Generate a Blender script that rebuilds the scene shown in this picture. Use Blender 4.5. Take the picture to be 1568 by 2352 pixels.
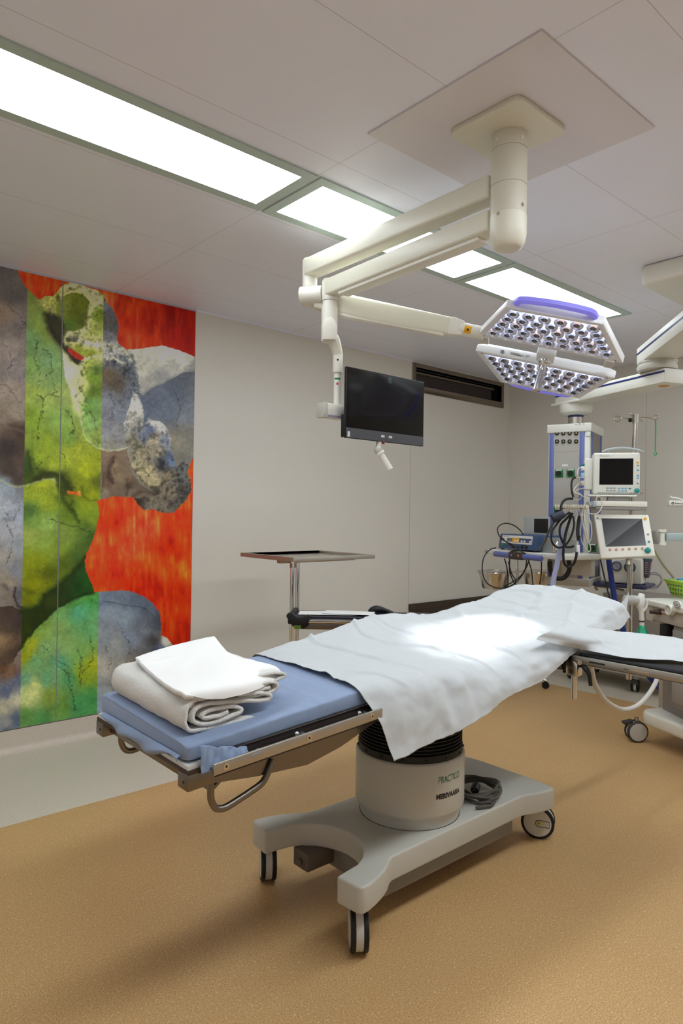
import bpy, bmesh, math, random
import numpy as np
from mathutils import Vector, Matrix, noise

random.seed(7)
for o in list(bpy.data.objects): bpy.data.objects.remove(o)
S = bpy.context.scene
COL = S.collection
V = Vector

# ------------------------------------------------------------------ camera
FPX, YAW, PITCH, ROLL, CAMH = 1559.93, .850961, .0028446, .0154493, 1.45
_f = V((math.cos(PITCH)*math.cos(YAW), math.cos(PITCH)*math.sin(YAW), math.sin(PITCH)))
_r = V((math.sin(YAW), -math.cos(YAW), 0)); _u = _r.cross(_f)
CF = _f; CR = math.cos(ROLL)*_r + math.sin(ROLL)*_u; CU = -math.sin(ROLL)*_r + math.cos(ROLL)*_u
CP = V((0, 0, CAMH))
cam = bpy.data.cameras.new('camera'); co = bpy.data.objects.new('camera', cam); COL.objects.link(co)
cam.sensor_fit = 'VERTICAL'; cam.sensor_height = 36; cam.lens = 36*FPX/2352
cam.clip_start = .05; cam.clip_end = 60
mw = Matrix((CR, CU, -CF)).transposed().to_4x4(); mw.translation = CP
co.matrix_world = mw
S.camera = co

# ------------------------------------------------------------------ world, light levels, exposure
wd = bpy.data.worlds.new('world'); S.world = wd; wd.use_nodes = True
wd.node_tree.nodes['Background'].inputs[0].default_value = (.8, .85, 1, 1)
wd.node_tree.nodes['Background'].inputs[1].default_value = 0.0
S.view_settings.view_transform = 'Standard'; S.view_settings.look = 'None'
S.view_settings.gamma = 1; S.view_settings.use_curve_mapping = False
S.view_settings.exposure = -0.30
PANEL_POWER = 10.0       # emission strength of the ceiling panels in the row over the table
PANEL_POWER_FAR = 17.0   # unseen row added for light on the other side of the room
SPOT_POWER = 235.0

# measured points: pixel of the 1568x2352 photograph + a real plane or a real depth -> place in the room
def ray(x, y): return CF + CR*((x-784)/FPX) - CU*((y-1176)/FPX)
def at(x, y, ax, val):
    d = ray(x, y); k = 'xyz'.index(ax); return CP + d*((val-CP[k])/d[k])
def atd(x, y, depth): return CP + ray(x, y)*depth

# ------------------------------------------------------------------ materials
def lin(c):
    o = []
    for v in c[:3]:
        v /= 255.0
        o.append(v/12.92 if v <= .04045 else ((v+.055)/1.055)**2.4)
    return (*o, 1)
def mat(name, rgb, rough=.5, metal=0., spec=.5, bump=None, var=None, emit=None, trans=0., alpha=1., coat=0., ior=1.45, sheen=0., sss=0.):
    m = bpy.data.materials.new(name); m.use_nodes = True
    nt = m.node_tree; b = nt.nodes['Principled BSDF']
    b.inputs['Base Color'].default_value = lin(rgb); b.inputs['Roughness'].default_value = rough
    b.inputs['Metallic'].default_value = metal; b.inputs['Specular IOR Level'].default_value = spec
    b.inputs['IOR'].default_value = ior
    b.inputs['Transmission Weight'].default_value = trans; b.inputs['Alpha'].default_value = alpha
    b.inputs['Coat Weight'].default_value = coat; b.inputs['Sheen Weight'].default_value = sheen
    if emit: b.inputs['Emission Color'].default_value = lin(emit[0]); b.inputs['Emission Strength'].default_value = emit[1]
    tc = None
    if bump or var:
        tc = nt.nodes.new('ShaderNodeTexCoord')
    if var:   # (scale, other colour, amount)
        n = nt.nodes.new('ShaderNodeTexNoise'); n.inputs['Scale'].default_value = var[0]; n.inputs['Detail'].default_value = 4
        nt.links.new(tc.outputs['Object'], n.inputs['Vector'])
        r = nt.nodes.new('ShaderNodeMapRange'); r.inputs[1].default_value = .35; r.inputs[2].default_value = .65
        r.inputs[3].default_value = 0; r.inputs[4].default_value = var[2]
        nt.links.new(n.outputs[0], r.inputs[0])
        x = nt.nodes.new('ShaderNodeMix'); x.data_type = 'RGBA'
        x.inputs[6].default_value = lin(rgb); x.inputs[7].default_value = lin(var[1])
        nt.links.new(r.outputs[0], x.inputs[0]); nt.links.new(x.outputs[2], b.inputs['Base Color'])
    if bump:  # (scale, strength, distance)
        n = nt.nodes.new('ShaderNodeTexNoise'); n.inputs['Scale'].default_value = bump[0]; n.inputs['Detail'].default_value = 3
        nt.links.new(tc.outputs['Object'], n.inputs['Vector'])
        bp = nt.nodes.new('ShaderNodeBump'); bp.inputs['Strength'].default_value = bump[1]; bp.inputs['Distance'].default_value = bump[2]
        nt.links.new(n.outputs[0], bp.inputs['Height']); nt.links.new(bp.outputs[0], b.inputs['Normal'])
    return m

class NT:
    "tiny node helper"
    def __init__(s, m): s.nt = m.node_tree; s.b = s.nt.nodes['Principled BSDF']
    def n(s, t, **k):
        x = s.nt.nodes.new('ShaderNode'+t)
        for a, v in k.items(): setattr(x, a, v)
        return x
    def l(s, a, b): s.nt.links.new(a, b)
    def m(s, op, a, b=None):
        x = s.n('Math', operation=op)
        for i, q in enumerate((a, b)):
            if q is None: continue
            if isinstance(q, (int, float)): x.inputs[i].default_value = q
            else: s.l(q, x.inputs[i])
        return x.outputs[0]
    def mix(s, f, a, b):
        x = s.n('Mix', data_type='RGBA')
        for i, q in ((0, f), (6, a), (7, b)):
            if isinstance(q, (int, float, tuple)): x.inputs[i].default_value = q
            else: s.l(q, x.inputs[i])
        return x.outputs[2]

# ------------------------------------------------------------------ mesh builder
def smooth_path(pts, k=6, closed=False):
    P = [V(p) for p in pts]; n = len(P); out = []
    for i in range(n if closed else n-1):
        a = P[(i-1) % n] if (closed or i > 0) else P[0]*2-P[1]
        b = P[i]; c = P[(i+1) % n]
        d = P[(i+2) % n] if (closed or i+2 < n) else P[-1]*2-P[-2]
        for j in range(k):
            t = j/k
            out.append(.5*((2*b)+(c-a)*t+(2*a-5*b+4*c-d)*t*t+(3*b-a-3*c+d)*t**3))
    if not closed: out.append(P[-1])
    return out
def frame(d):
    d = V(d).normalized(); a = V((0, 0, 1)) if abs(d.z) < .95 else V((1, 0, 0))
    x = d.cross(a).normalized(); y = d.cross(x); return x, y, d
class MB:
    def __init__(s): s.v = []; s.f = []; s.mi = []; s.m = 0
    def add(s, vs, fs, M=None):
        k = len(s.v)
        s.v += [(M @ V(p)) if M else V(p) for p in vs]
        s.f += [tuple(i+k for i in f) for f in fs]; s.mi += [s.m]*len(fs); return s
    def mat(s, i): s.m = i; return s
    def box(s, a, b, M=None):
        x0, y0, z0 = a; x1, y1, z1 = b
        return s.add([(x0, y0, z0), (x1, y0, z0), (x1, y1, z0), (x0, y1, z0), (x0, y0, z1), (x1, y0, z1), (x1, y1, z1), (x0, y1, z1)],
                     [(0, 3, 2, 1), (4, 5, 6, 7), (0, 1, 5, 4), (1, 2, 6, 5), (2, 3, 7, 6), (3, 0, 4, 7)], M)
    def hexa(s, P):   # 8 corners, bottom ring then top ring
        return s.add(P, [(0, 3, 2, 1), (4, 5, 6, 7), (0, 1, 5, 4), (1, 2, 6, 5), (2, 3, 7, 6), (3, 0, 4, 7)])
    def cyl(s, p0, p1, r0, r1=None, n=24, M=None):
        r1 = r0 if r1 is None else r1; p0 = V(p0); p1 = V(p1); x, y, d = frame(p1-p0)
        vs = []
        for p, r in ((p0, r0), (p1, r1)):
            for i in range(n):
                a = 2*math.pi*i/n; vs.append(p+x*(math.cos(a)*r)+y*(math.sin(a)*r))
        fs = [(i, (i+1) % n, n+(i+1) % n, n+i) for i in range(n)]
        fs += [tuple(range(n-1, -1, -1)), tuple(range(n, 2*n))]
        return s.add(vs, fs, M)
    def tube(s, path, r, n=8, closed=False, M=None):
        P = [V(p) for p in path]; m = len(P); vs = []; px = None
        rr = r if isinstance(r, (list, tuple)) else [r]*m
        for i in range(m):
            a = P[(i-1) % m] if (closed or i > 0) else P[0]; b = P[(i+1) % m] if (closed or i < m-1) else P[-1]
            d = (b-a)
            if d.length < 1e-9: d = V((0, 0, 1))
            d.normalize()
            if px is None: px = frame(d)[0]
            x = (px-d*px.dot(d))
            if x.length < 1e-6: x = frame(d)[0]
            x.normalize(); px = x; y = d.cross(x)
            for j in range(n):
                t = 2*math.pi*j/n; vs.append(P[i]+x*(math.cos(t)*rr[i])+y*(math.sin(t)*rr[i]))
        fs = []
        for i in range(m if closed else m-1):
            for j in range(n):
                k = (i+1) % m; fs.append((i*n+j, i*n+(j+1) % n, k*n+(j+1) % n, k*n+j))
        if not closed: fs += [tuple(range(n-1, -1, -1)), tuple(range((m-1)*n, m*n))]
        return s.add(vs, fs, M)
    def lathe(s, prof, o=(0, 0, 0), d=(0, 0, 1), n=40, M=None):
        x, y, d = frame(d); o = V(o); vs = []
        for r, h in prof:
            for j in range(n):
                a = 2*math.pi*j/n; vs.append(o+d*h+x*(math.cos(a)*r)+y*(math.sin(a)*r))
        m = len(prof)
        fs = [(i*n+j, i*n+(j+1) % n, (i+1)*n+(j+1) % n, (i+1)*n+j) for i in range(m-1) for j in range(n)]
        if prof[0][0] > 1e-5: fs.append(tuple(range(n-1, -1, -1)))
        if prof[-1][0] > 1e-5: fs.append(tuple(range((m-1)*n, m*n)))
        return s.add(vs, fs, M)
    def prism(s, poly, z0, z1, M=None):
        n = len(poly); vs = [(p[0], p[1], z0) for p in poly]+[(p[0], p[1], z1) for p in poly]
        fs = [(i, (i+1) % n, n+(i+1) % n, n+i) for i in range(n)]+[tuple(range(n-1, -1, -1)), tuple(range(n, 2*n))]
        return s.add(vs, fs, M)
    def sphere(s, c, r, n=16, sc=(1, 1, 1), M=None):
        prof = [(max(1e-6, r*math.sin(math.pi*i/n)), -r*math.cos(math.pi*i/n)) for i in range(n+1)]
        k = len(s.v); s.lathe(prof, (0, 0, 0), (0, 0, 1), n*2)
        for i in range(k, len(s.v)):
            p = s.v[i]; p = V((p.x*sc[0], p.y*sc[1], p.z*sc[2]))+V(c); s.v[i] = (M @ p) if M else p
        return s
    def grid(s, fn, nu, nv, thick=0.):
        vs = [V(fn(i/(nu-1), j/(nv-1))) for i in range(nu) for j in range(nv)]
        fs = [(i*nv+j, (i+1)*nv+j, (i+1)*nv+j+1, i*nv+j+1) for i in range(nu-1) for j in range(nv-1)]
        return s.add(vs, fs)
    def build(s, name, mats, parent=None, bevel=0., seg=2, ang=38, solid=0., merge=True, org=None, flat=False, sub=0):
        if not isinstance(mats, (list, tuple)): mats = [mats]
        if parent is not None: org = V(parent['org'])
        elif org is None:
            xs = [p.x for p in s.v]; ys = [p.y for p in s.v]; zs = [p.z for p in s.v]
            org = V(((min(xs)+max(xs))/2, (min(ys)+max(ys))/2, min(zs)))
        org = V(org)
        me = bpy.data.meshes.new(name)
        me.from_pydata([tuple(p-org) for p in s.v], [], s.f)
        for m in mats: me.materials.append(m)
        me.polygons.foreach_set('material_index', s.mi)
        bm = bmesh.new(); bm.from_mesh(me)
        if merge: bmesh.ops.remove_doubles(bm, verts=bm.verts, dist=1e-6)
        bmesh.ops.recalc_face_normals(bm, faces=bm.faces)
        if bevel:
            es = [e for e in bm.edges if len(e.link_faces) == 2 and e.calc_face_angle(0) > math.radians(30)]
            if es: bmesh.ops.bevel(bm, geom=es, offset=bevel, segments=seg, profile=.5, affect='EDGES', clamp_overlap=True)
        for f in bm.faces: f.smooth = not flat
        for e in bm.edges:
            if len(e.link_faces) == 2 and e.calc_face_angle(0) > math.radians(ang): e.smooth = False
        bm.to_mesh(me); bm.free()
        o = bpy.data.objects.new(name, me); COL.objects.link(o)
        if parent is not None: o.parent = parent
        else: o.location = org
        o['org'] = tuple(org)
        if solid:
            md = o.modifiers.new('thickness', 'SOLIDIFY'); md.thickness = solid; md.offset = -1
        if sub:
            md = o.modifiers.new('smooth', 'SUBSURF'); md.levels = sub; md.render_levels = sub
        return o
def tag(o, label, cat, group=None):
    o['label'] = label; o['category'] = cat
    if group: o['group'] = group
    return o
def thing(name, label, cat, loc, group=None):
    o = bpy.data.objects.new(name, None); COL.objects.link(o); o.location = loc; o['org'] = tuple(loc)
    o.empty_display_size = .1
    return tag(o, label, cat, group)
def struct(o): o['kind'] = 'structure'; return o
def lab(o, t): o['label'] = t; return o
def copy_tree(o, parent=None):
    c = o.copy(); COL.objects.link(c)
    if parent is not None: c.parent = parent
    for ch in [q for q in ALLC(o)]: copy_tree(ch, c)
    return c
def ALLC(o): return list(o.children)
def frm(o, x, y, z):   # matrix from origin and axes
    M = Matrix((V(x).normalized(), V(y).normalized(), V(z).normalized())).transposed().to_4x4(); M.translation = V(o); return M
def text(body, size, M, m, name, parent, ext=.0004, fn=None, shear=0., xs=1., align='LEFT', bold=0.):
    cu = bpy.data.curves.new('txt', 'FONT'); cu.body = body; cu.size = size; cu.shear = shear; cu.extrude = ext; cu.align_x = align; cu.offset = bold
    t = bpy.data.objects.new('txt', cu); COL.objects.link(t)
    dg = bpy.context.evaluated_depsgraph_get(); me = bpy.data.meshes.new_from_object(t.evaluated_get(dg))
    bpy.data.objects.remove(t)
    b = MB()
    for v in me.vertices:
        p = V((v.co.x*xs, v.co.y, v.co.z)); b.v.append(V(fn(p)) if fn else M @ p)
    b.f = [tuple(p.vertices) for p in me.polygons]; b.mi = [0]*len(b.f)
    return b.build(name, m, parent, flat=True)

# ------------------------------------------------------------------ palette
M_white = mat('enamel_white', (232, 228, 216), .38, bump=(300, .03, .001))
M_arm = mat('enamel_cream', (226, 222, 204), .35)
M_grey = mat('plastic_light_grey', (196, 192, 182), .42)
M_base = mat('painted_grey', (196, 193, 182), .38, bump=(400, .05, .0005))
M_steel = mat('stainless_steel', (205, 200, 192), .22, 1., bump=(120, .03, .0005))
M_steelb = mat('brushed_steel', (184, 178, 168), .42, 1., bump=(200, .05, .0005))
M_chrome = mat('chrome', (225, 225, 225), .08, 1.)
M_dark = mat('dark_plastic', (34, 32, 32), .45)
M_black = mat('black_rubber', (20, 20, 21), .55)
M_rubber = mat('grey_rubber', (62, 58, 56), .6)
M_blue = mat('pendant_blue', (98, 108, 168), .4)
M_navy = mat('navy', (36, 42, 104), .45)
M_screen = mat('screen_glass', (9, 9, 10), .12)
M_brown = mat('bronze_laminate', (74, 62, 52), .42)
M_text = mat('ink_dark', (50, 46, 44), .6)
M_label = mat('label_white', (228, 228, 224), .5)
M_teal = mat('teal_knob', (28, 134, 128), .35)
M_green = mat('socket_green', (12, 106, 48), .4)
# ------------------------------------------------------------------ the room
H, WY, FX = 2.885, 4.328, 6.19
m_wall = mat('wall_panel_paint', (232, 227, 217), .42, bump=(60, .02, .001))
m_ceil = mat('ceiling_panel', (240, 241, 254), .38)
q = NT(m_ceil)
g = q.n('NewGeometry'); sx = q.n('SeparateXYZ'); q.l(g.outputs['Position'], sx.inputs[0])
def seam(axis, off, pitch):
    a = q.m('SUBTRACT', sx.outputs[axis], off); a = q.m('DIVIDE', a, pitch); r = q.m('ROUND', a); a = q.m('SUBTRACT', a, r)
    a = q.m('ABSOLUTE', a); a = q.m('MULTIPLY', a, pitch); return q.m('LESS_THAN', a, .0013)
s1 = seam(0, 1.806, 1.43); s2 = seam(1, 1.487, .62); s3 = q.m('MAXIMUM', s1, s2)
q.l(q.mix(s3, lin((240, 241, 254)), lin((198, 194, 194))), q.b.inputs['Base Color'])

# floor: tan sheet vinyl with a speckled grey margin along the walls
m_floor = mat('sheet_vinyl', (190, 150, 100), .42)
q = NT(m_floor)
g = q.n('NewGeometry'); sx = q.n('SeparateXYZ'); q.l(g.outputs['Position'], sx.inputs[0])
inx = q.m('LESS_THAN', sx.outputs[0], 5.28); iny = q.m('LESS_THAN', sx.outputs[1], 3.33)
inside = q.m('MULTIPLY', inx, iny)
def nz(scale, det=2):
    n = q.n('TexNoise'); n.inputs['Scale'].default_value = scale; n.inputs['Detail'].default_value = det; n.inputs['Roughness'].default_value = .6
    q.l(g.outputs['Position'], n.inputs['Vector']); return n.outputs[0]
def rng(x, a, b, c=0., d=1.):
    r = q.n('MapRange'); q.l(x, r.inputs[0])
    for i, v in enumerate((a, b, c, d)): r.inputs[i+1].default_value = v
    return r.outputs[0]
f1 = nz(210); f2 = nz(120); f3 = nz(330); f4 = nz(2.2)
tan = q.mix(rng(f1, .45, .62), lin((212, 174, 122)), lin((186, 141, 84)))
tan = q.mix(rng(f2, .60, .68, 0, .75), tan, lin((236, 208, 162)))
tan = q.mix(rng(f3, .66, .72, 0, .7), tan, lin((120, 84, 48)))
tan = q.mix(rng(f4, .3, .7, 0, .12), tan, lin((170, 134, 92)))
gr = q.mix(rng(f1, .42, .62), lin((222, 212, 194)), lin((196, 185, 168)))
gr = q.mix(rng(f3, .6, .68, 0, .8), gr, lin((236, 228, 214)))
q.l(q.mix(inside, gr, tan), q.b.inputs['Base Color'])
m_cove = mat('vinyl_cove', (206, 192, 176), .45, var=(230, (226, 214, 198), .8))

XB, YB = -1.6, -2.4
struct(MB().box((XB, YB, -.1), (FX+.1, WY+.1, 0)).build('floor', m_floor))
struct(MB().box((XB, YB, H), (FX+.1, WY+.1, H+.1)).build('ceiling', m_ceil))
struct(MB().box((FX, YB, 0), (FX+.1, WY, H)).build('wall_far', m_wall))
m_wallb = mat('wall_paint_rear', (240, 240, 244), .5)
struct(MB().box((XB-.1, YB, 0), (XB, WY+.1, H)).build('wall_back', m_wallb))
struct(MB().box((XB-.1, YB-.1, 0), (FX+.1, YB, H)).build('wall_right', m_wallb))
# left wall in two panels: plain one, then the one with the high window
wx = 4.637
b = MB().box((2.386, WY, 0), (wx-.002, WY+.1, H)); struct(b.build('wall_left', m_wall))
wx0, wx1, wz0, wz1 = 4.69, 6.03, 2.665, 2.835
b = MB()
b.box((wx+.002, WY, 0), (FX+.1, WY+.1, wz0)); b.box((wx+.002, WY, wz1), (FX+.1, WY+.1, H))
b.box((wx+.002, WY, wz0), (wx0, WY+.1, wz1)); b.box((wx1, WY, wz0), (FX+.1, WY+.1, wz1))
struct(b.build('wall_left.001', m_wall))
struct(MB().box((XB, WY+.012, 0), (2.386, WY+.1, H)).build('wall_left.002', m_wall))
struct(MB().box((wx-.002, WY+.004, 0), (wx+.002, WY+.02, H)).build('trim_1', M_brown))
struct(MB().box((XB, WY-.0, H-.012), (2.386, WY+.02, H)).box((2.386, WY-.012, H-.012), (wx, WY, H)).build('trim_2', m_ceil))
# window
mw1 = mat('window_frame_bronze', (126, 112, 98), .5)
mw2 = mat('window_blind_fabric', (74, 64, 60), .8, bump=(400, .3, .001))
win = struct(MB().box((4.645, WY-.006, 2.605), (wx0, WY, 2.872)).box((wx1, WY-.006, 2.605), (6.072, WY, 2.872))
             .box((wx0, WY-.006, 2.605), (wx1, WY, wz0)).box((wx0, WY-.006, wz1), (wx1, WY, 2.872))
             .box((wx0-.001, WY, wz0-.003), (wx1, WY+.09, wz0)).box((wx0, WY, wz1), (wx1, WY+.09, wz1+.003))
             .box((wx1, WY, wz0), (wx1+.003, WY+.09, wz1)).box((wx0-.003, WY, wz0), (wx0, WY+.09, wz1)).build('window_1', mw1, bevel=.001, seg=1))
bl = MB().box((wx0, WY+.075, wz0), (wx1-.07, WY+.08, wz1-.02)).build('blind', mw2, win)
MB().box((wx0, WY+.085, wz0), (wx1, WY+.092, wz1)).build('pane', mat('window_glass_night', (12, 12, 14), .1), win)
b = MB().cyl((wx0+.01, WY+.03, wz1-.012), (wx1-.1, WY+.03, wz1-.012), .006, n=10)
b.build('curtain_rod', M_dark, win)
b = MB()
for x in (wx0+.03, (wx0+wx1)/2, wx1-.12): b.box((x-.008, WY+.02, wz1-.028), (x+.008, WY+.06, wz1))
b.build('rod_bracket', M_dark, win)
MB().box((wx0, WY+.045, wz1-.045), (wx1-.06, WY+.06, wz1-.028)).build('blind_rail', mat('blind_rail', (120, 108, 94), .5), win)
b = MB()
for x in (wx1-.05, wx1-.025): b.box((x, WY+.04, wz0), (x+.006, WY+.08, wz1))
b.build('mullion', M_dark, win)
# low bronze protection panel under the window
b = MB().box((wx+.003, WY-.018, .565), (FX, WY, .622)).box((wx+.003, WY-.014, .36), (FX, WY, .556)).box((wx+.02, WY-.0155, .556), (FX, WY, .565))
struct(b.build('trim_3', M_brown, bevel=.001, seg=1))
# vinyl cove up the walls
def cove(name, a, bb, nrm):
    a = V(a); bb = V(bb); nrm = V(nrm); b = MB(); pr = [(.045, 0)]
    for i in range(9):
        t = math.radians(i*90/8); pr.append((.004+.04*(1-math.sin(t)), .04*(1-math.cos(t))+.0005))
    pr += [(.004, .128), (0, .13), (-.001, .0)]
    n = len(pr); vs = []
    for p in (a, bb):
        for d, z in pr: vs.append(p+nrm*d+V((0, 0, z)))
    b.add(vs, [(i, (i+1) % n, n+(i+1) % n, n+i) for i in range(n)]+[tuple(range(n-1, -1, -1)), tuple(range(n, 2*n))])
    struct(b.build(name, m_cove))
cove('baseboard_left', (XB, WY, 0), (FX, WY, 0), (0, -1, 0))
cove('baseboard_far', (FX, YB, 0), (FX, WY, 0), (-1, 0, 0))
# faint vertical joint lines in the far wall
for i, y in enumerate((at(1482, 1100, 'x', FX).y, 1.15, -.05)):
    struct(MB().box((FX-.0006, y-.0015, .13), (FX+.001, y+.0015, H)).build('trim_%d' % (4+i), mat('joint', (186, 180, 172), .6)))

# ------------------------------------------------------------------ ceiling lights
m_lf = mat('light_frame_green_grey', (186, 202, 194), .45)
m_em = mat('light_diffuser', (255, 255, 255), .5, emit=((238, 248, 255), PANEL_POWER))
m_em2 = mat('added_light_diffuser', (255, 255, 255), .5, emit=((238, 248, 255), PANEL_POWER_FAR))
names = {0: 'long ceiling light panel running out of the picture at the upper left',
         1: 'ceiling light panel crossed by the white support arms',
         2: 'ceiling light panel at the far end, above the surgical lamp'}
def ceiling_light(x0, x1, y0, y1, em, label):
    t = thing('ceiling_light', label, 'ceiling light', ((x0+x1)/2, (y0+y1)/2, H), 'recessed ceiling light panels')
    w = .05; z = H-.008
    b = MB().box((x0-w, y0-w, z), (x1+w, y0, H)).box((x0-w, y1, z), (x1+w, y1+w, H)).box((x0-w, y0, z), (x0, y1, H)).box((x1, y0, z), (x1+w, y1, H))
    b.build('frame', m_lf, t); MB().box((x0, y0, H-.006), (x1, y1, H)).build('diffuser', em, t)
ceiling_light(.455, 1.755, 2.292, 2.637, m_em, names[0])
ceiling_light(1.872, 3.18, 2.292, 2.637, m_em, names[1])
ceiling_light(3.288, 4.583, 2.292, 2.637, m_em, names[2])
ceiling_light(-.96, .34, 2.292, 2.637, m_em, 'added unseen ceiling light panel behind the camera in the row beside the picture wall')  # unseen panel, added behind the camera for more light
for i, x in enumerate((.455, 1.872, 3.288, 4.705)):
    ceiling_light(x, x+1.3, .335, .68, m_em2, ['first', 'second', 'third', 'fourth'][i]+' added unseen ceiling light panel of the row right of the ceiling plate')  # whole row is out of view, added to brighten floor and far end

# ------------------------------------------------------------------ ceiling mount
cx, cy = 2.11, 1.495
t = thing('ceiling_mount', 'cream round ceiling column with square flange on a big grey cover plate', 'ceiling mount', (cx, cy, H))
MB().box((1.739, 1.124, H-.007), (2.48, 1.868, H)).build('cover_plate', mat('plate_grey', (226, 220, 224), .3, spec=.6), t, bevel=.001, seg=1)
pl = MB()
def rrect(x0, x1, y0, y1, r, n=6):
    out = []
    for (px_, py_, a0) in ((x1-r, y1-r, 0), (x0+r, y1-r, 90), (x0+r, y0+r, 180), (x1-r, y0+r, 270)):
        for i in range(n+1):
            a = math.radians(a0+90*i/n); out.append((px_+r*math.cos(a), py_+r*math.sin(a)))
    return out
pl.prism(rrect(1.935, 2.245, 1.335, 1.645, .035), H-.026, H-.007).build('flange', M_arm, t, bevel=.003)
rc = .066
b = MB().lathe([(rc, 2.802), (rc, H-.026)], (cx, cy, 0)).lathe([(rc-.002, 2.799), (rc-.002, 2.803)], (cx, cy, 0))
b.lathe([(rc, 2.67), (rc, 2.799)], (cx, cy, 0)).lathe([(rc-.002, 2.667), (rc-.002, 2.671)], (cx, cy, 0))
b.lathe([(rc, 2.56), (rc, 2.667)], (cx, cy, 0))
b.build('column', mat('column_cream', (214, 208, 190), .32), t)
b = MB().lathe([(rc*.62, 2.440), (rc*.8, 2.447), (rc*.93, 2.462), (rc+.0015, 2.49), (rc+.0015, 2.559), (rc, 2.56)], (cx, cy, 0))
b.build('end_cap', M_arm, t)
tc = (V((0, 0, 0))-V((cx, cy, 0))).normalized()
for ang, z, r, mm, nm in ((-38, 2.825, .007, M_label, 'plug'), (42, 2.825, .007, M_label, 'plug'), (48, 2.583, .0065, M_chrome, 'screw'), (-32, 2.552, .0065, M_chrome, 'screw')):
    a = math.atan2(tc.y, tc.x)+math.radians(ang); d = V((math.cos(a), math.sin(a), 0)); p = V((cx, cy, z))+d*rc
    MB().cyl(p-d*.004, p+d*.0025, r, n=16).build(nm, mm, t)
# ------------------------------------------------------------------ surgical lamp: arm, spring arm, two lamp heads
def barbox(b, p0, p1, w0, h0, w1=None, h1=None, zup=(0, 0, 1)):
    w1 = w0 if w1 is None else w1; h1 = h0 if h1 is None else h1
    p0 = V(p0); p1 = V(p1); d = (p1-p0).normalized(); s = d.cross(V(zup)).normalized(); u = s.cross(d)
    b.hexa([p0-s*w0/2-u*h0/2, p0+s*w0/2-u*h0/2, p1+s*w1/2-u*h1/2, p1-s*w1/2-u*h1/2,
            p0-s*w0/2+u*h0/2, p0+s*w0/2+u*h0/2, p1+s*w1/2+u*h1/2, p1-s*w1/2+u*h1/2])
    return b
h1 = V((2.13, 2.70, 0)); h2 = V((2.155, 2.57, 0))
L = thing('surgical_lamp', 'double-headed surgical lamp glowing over the operating table on a white arm', 'surgical lamp', (cx, cy, 2.69))
barbox(MB(), (cx+.0, cy+.06, 2.687), (h1.x, h1.y, 2.687), .085, .088).build('extension_arm', M_arm, L, bevel=.012, seg=3)
b = MB().lathe([(.036, 2.59), (.038, 2.6), (.038, 2.725), (.034, 2.735)], h1)
b.build('hinge', M_white, L)
b = MB().lathe([(.034, 2.5), (.037, 2.51), (.037, 2.588)], h1)
b.build('lower_hinge', M_white, L)
vd = (V((0, 0, 2.5))-V((h1.x, h1.y, 2.5))).normalized()
jc = atd(722, 678, 3.40)
MB().cyl(jc-V((.05, -.06, 0))*.9, jc-V((-.02, .04, 0)), .043, n=32).build('joint_drum', M_white, L, bevel=.003)
# spring arm
n_l = V((-.361, .05, -.931)).normalized()
C0 = V((2.8, 1.75, 2.22))
def pl_hit(x, y, c=C0, n=n_l):
    d = ray(x, y); return CP + d*(((c-CP).dot(n))/d.dot(n))
A, B_, D_, E_ = [pl_hit(*p) for p in ((1095, 771), (1430, 835), (1390, 742), (1167, 712))]
eL = (B_-A).normalized(); hL = eL.cross(n_l).normalized()
if hL.dot((D_+E_)/2-(A+B_)/2) < 0: hL = -hL
pa = V((2.15, 2.66, 2.53)); pb = A+eL*.012-n_l*.018
d = (pb-pa); b = MB()
prev = None
sec = []
for i in range(13):
    t = i/12; c = pa+d*t*.84
    hh = .105-.02*t+.012*math.sin(math.pi*t); ww = .07-.018*t
    c = c-V((0, 0, .006*math.sin(math.pi*t)))
    s_ = d.normalized().cross(V((0, 0, 1))).normalized(); u_ = s_.cross(d.normalized())
    ring = []
    for a in range(16):
        th = 2*math.pi*a/16; ca, sa = math.cos(th), math.sin(th)
        ring.append(c+s_*(ww/2*math.copysign(abs(ca)**.45, ca))+u_*(hh/2*math.copysign(abs(sa)**.45, sa)))
    sec.append(ring)
vs = [p for r_ in sec for p in r_]
fs = [(i*16+j, i*16+(j+1) % 16, (i+1)*16+(j+1) % 16, (i+1)*16+j) for i in range(12) for j in range(16)]+[tuple(range(15, -1, -1)), tuple(range(12*16, 13*16))]
b.add(vs, fs); b.build('spring_arm', M_arm, L, ang=50)
s_ = d.normalized().cross(V((0, 0, 1))).normalized(); u_ = s_.cross(d.normalized())
barbox(MB(), pa+d*.12-u_*.05, pa+d*.8-u_*.045, .058, .03, .04, .02).build('arm_cover', M_white, L, bevel=.008)
barbox(MB(), pa+d*.82, pa+d*.90, .062, .088, .05, .07).build('knuckle', M_white, L, bevel=.008)
MB().cyl(pa+d*.88, pb+d*.02, .031).build('rotary_joint', M_white, L, bevel=.002)
lbp = pa+d*.93
side = (CP-lbp).normalized(); side = (side-d.normalized()*side.dot(d.normalized())).normalized(); up_ = d.normalized().cross(side)
if up_.z < 0: up_ = -up_
b = MB()
for i in range(7):
    pass
def cyl_patch(c, ax, side, r, a0, a1, l0, l1, n=10):
    up = ax.cross(side); b = MB(); vs = []
    for i in range(n+1):
        a = math.radians(a0+(a1-a0)*i/n); q_ = c+side*(r*math.cos(a))+up*(r*math.sin(a)); vs += [q_+ax*l0, q_+ax*l1]
    b.add(vs, [(2*i, 2*i+1, 2*i+3, 2*i+2) for i in range(n)]); return b
cyl_patch(lbp, d.normalized(), side, .0318, -38, 28, -.018, .016).build('warning_sticker', mat('sticker_orange', (236, 172, 20), .5), L)
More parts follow.
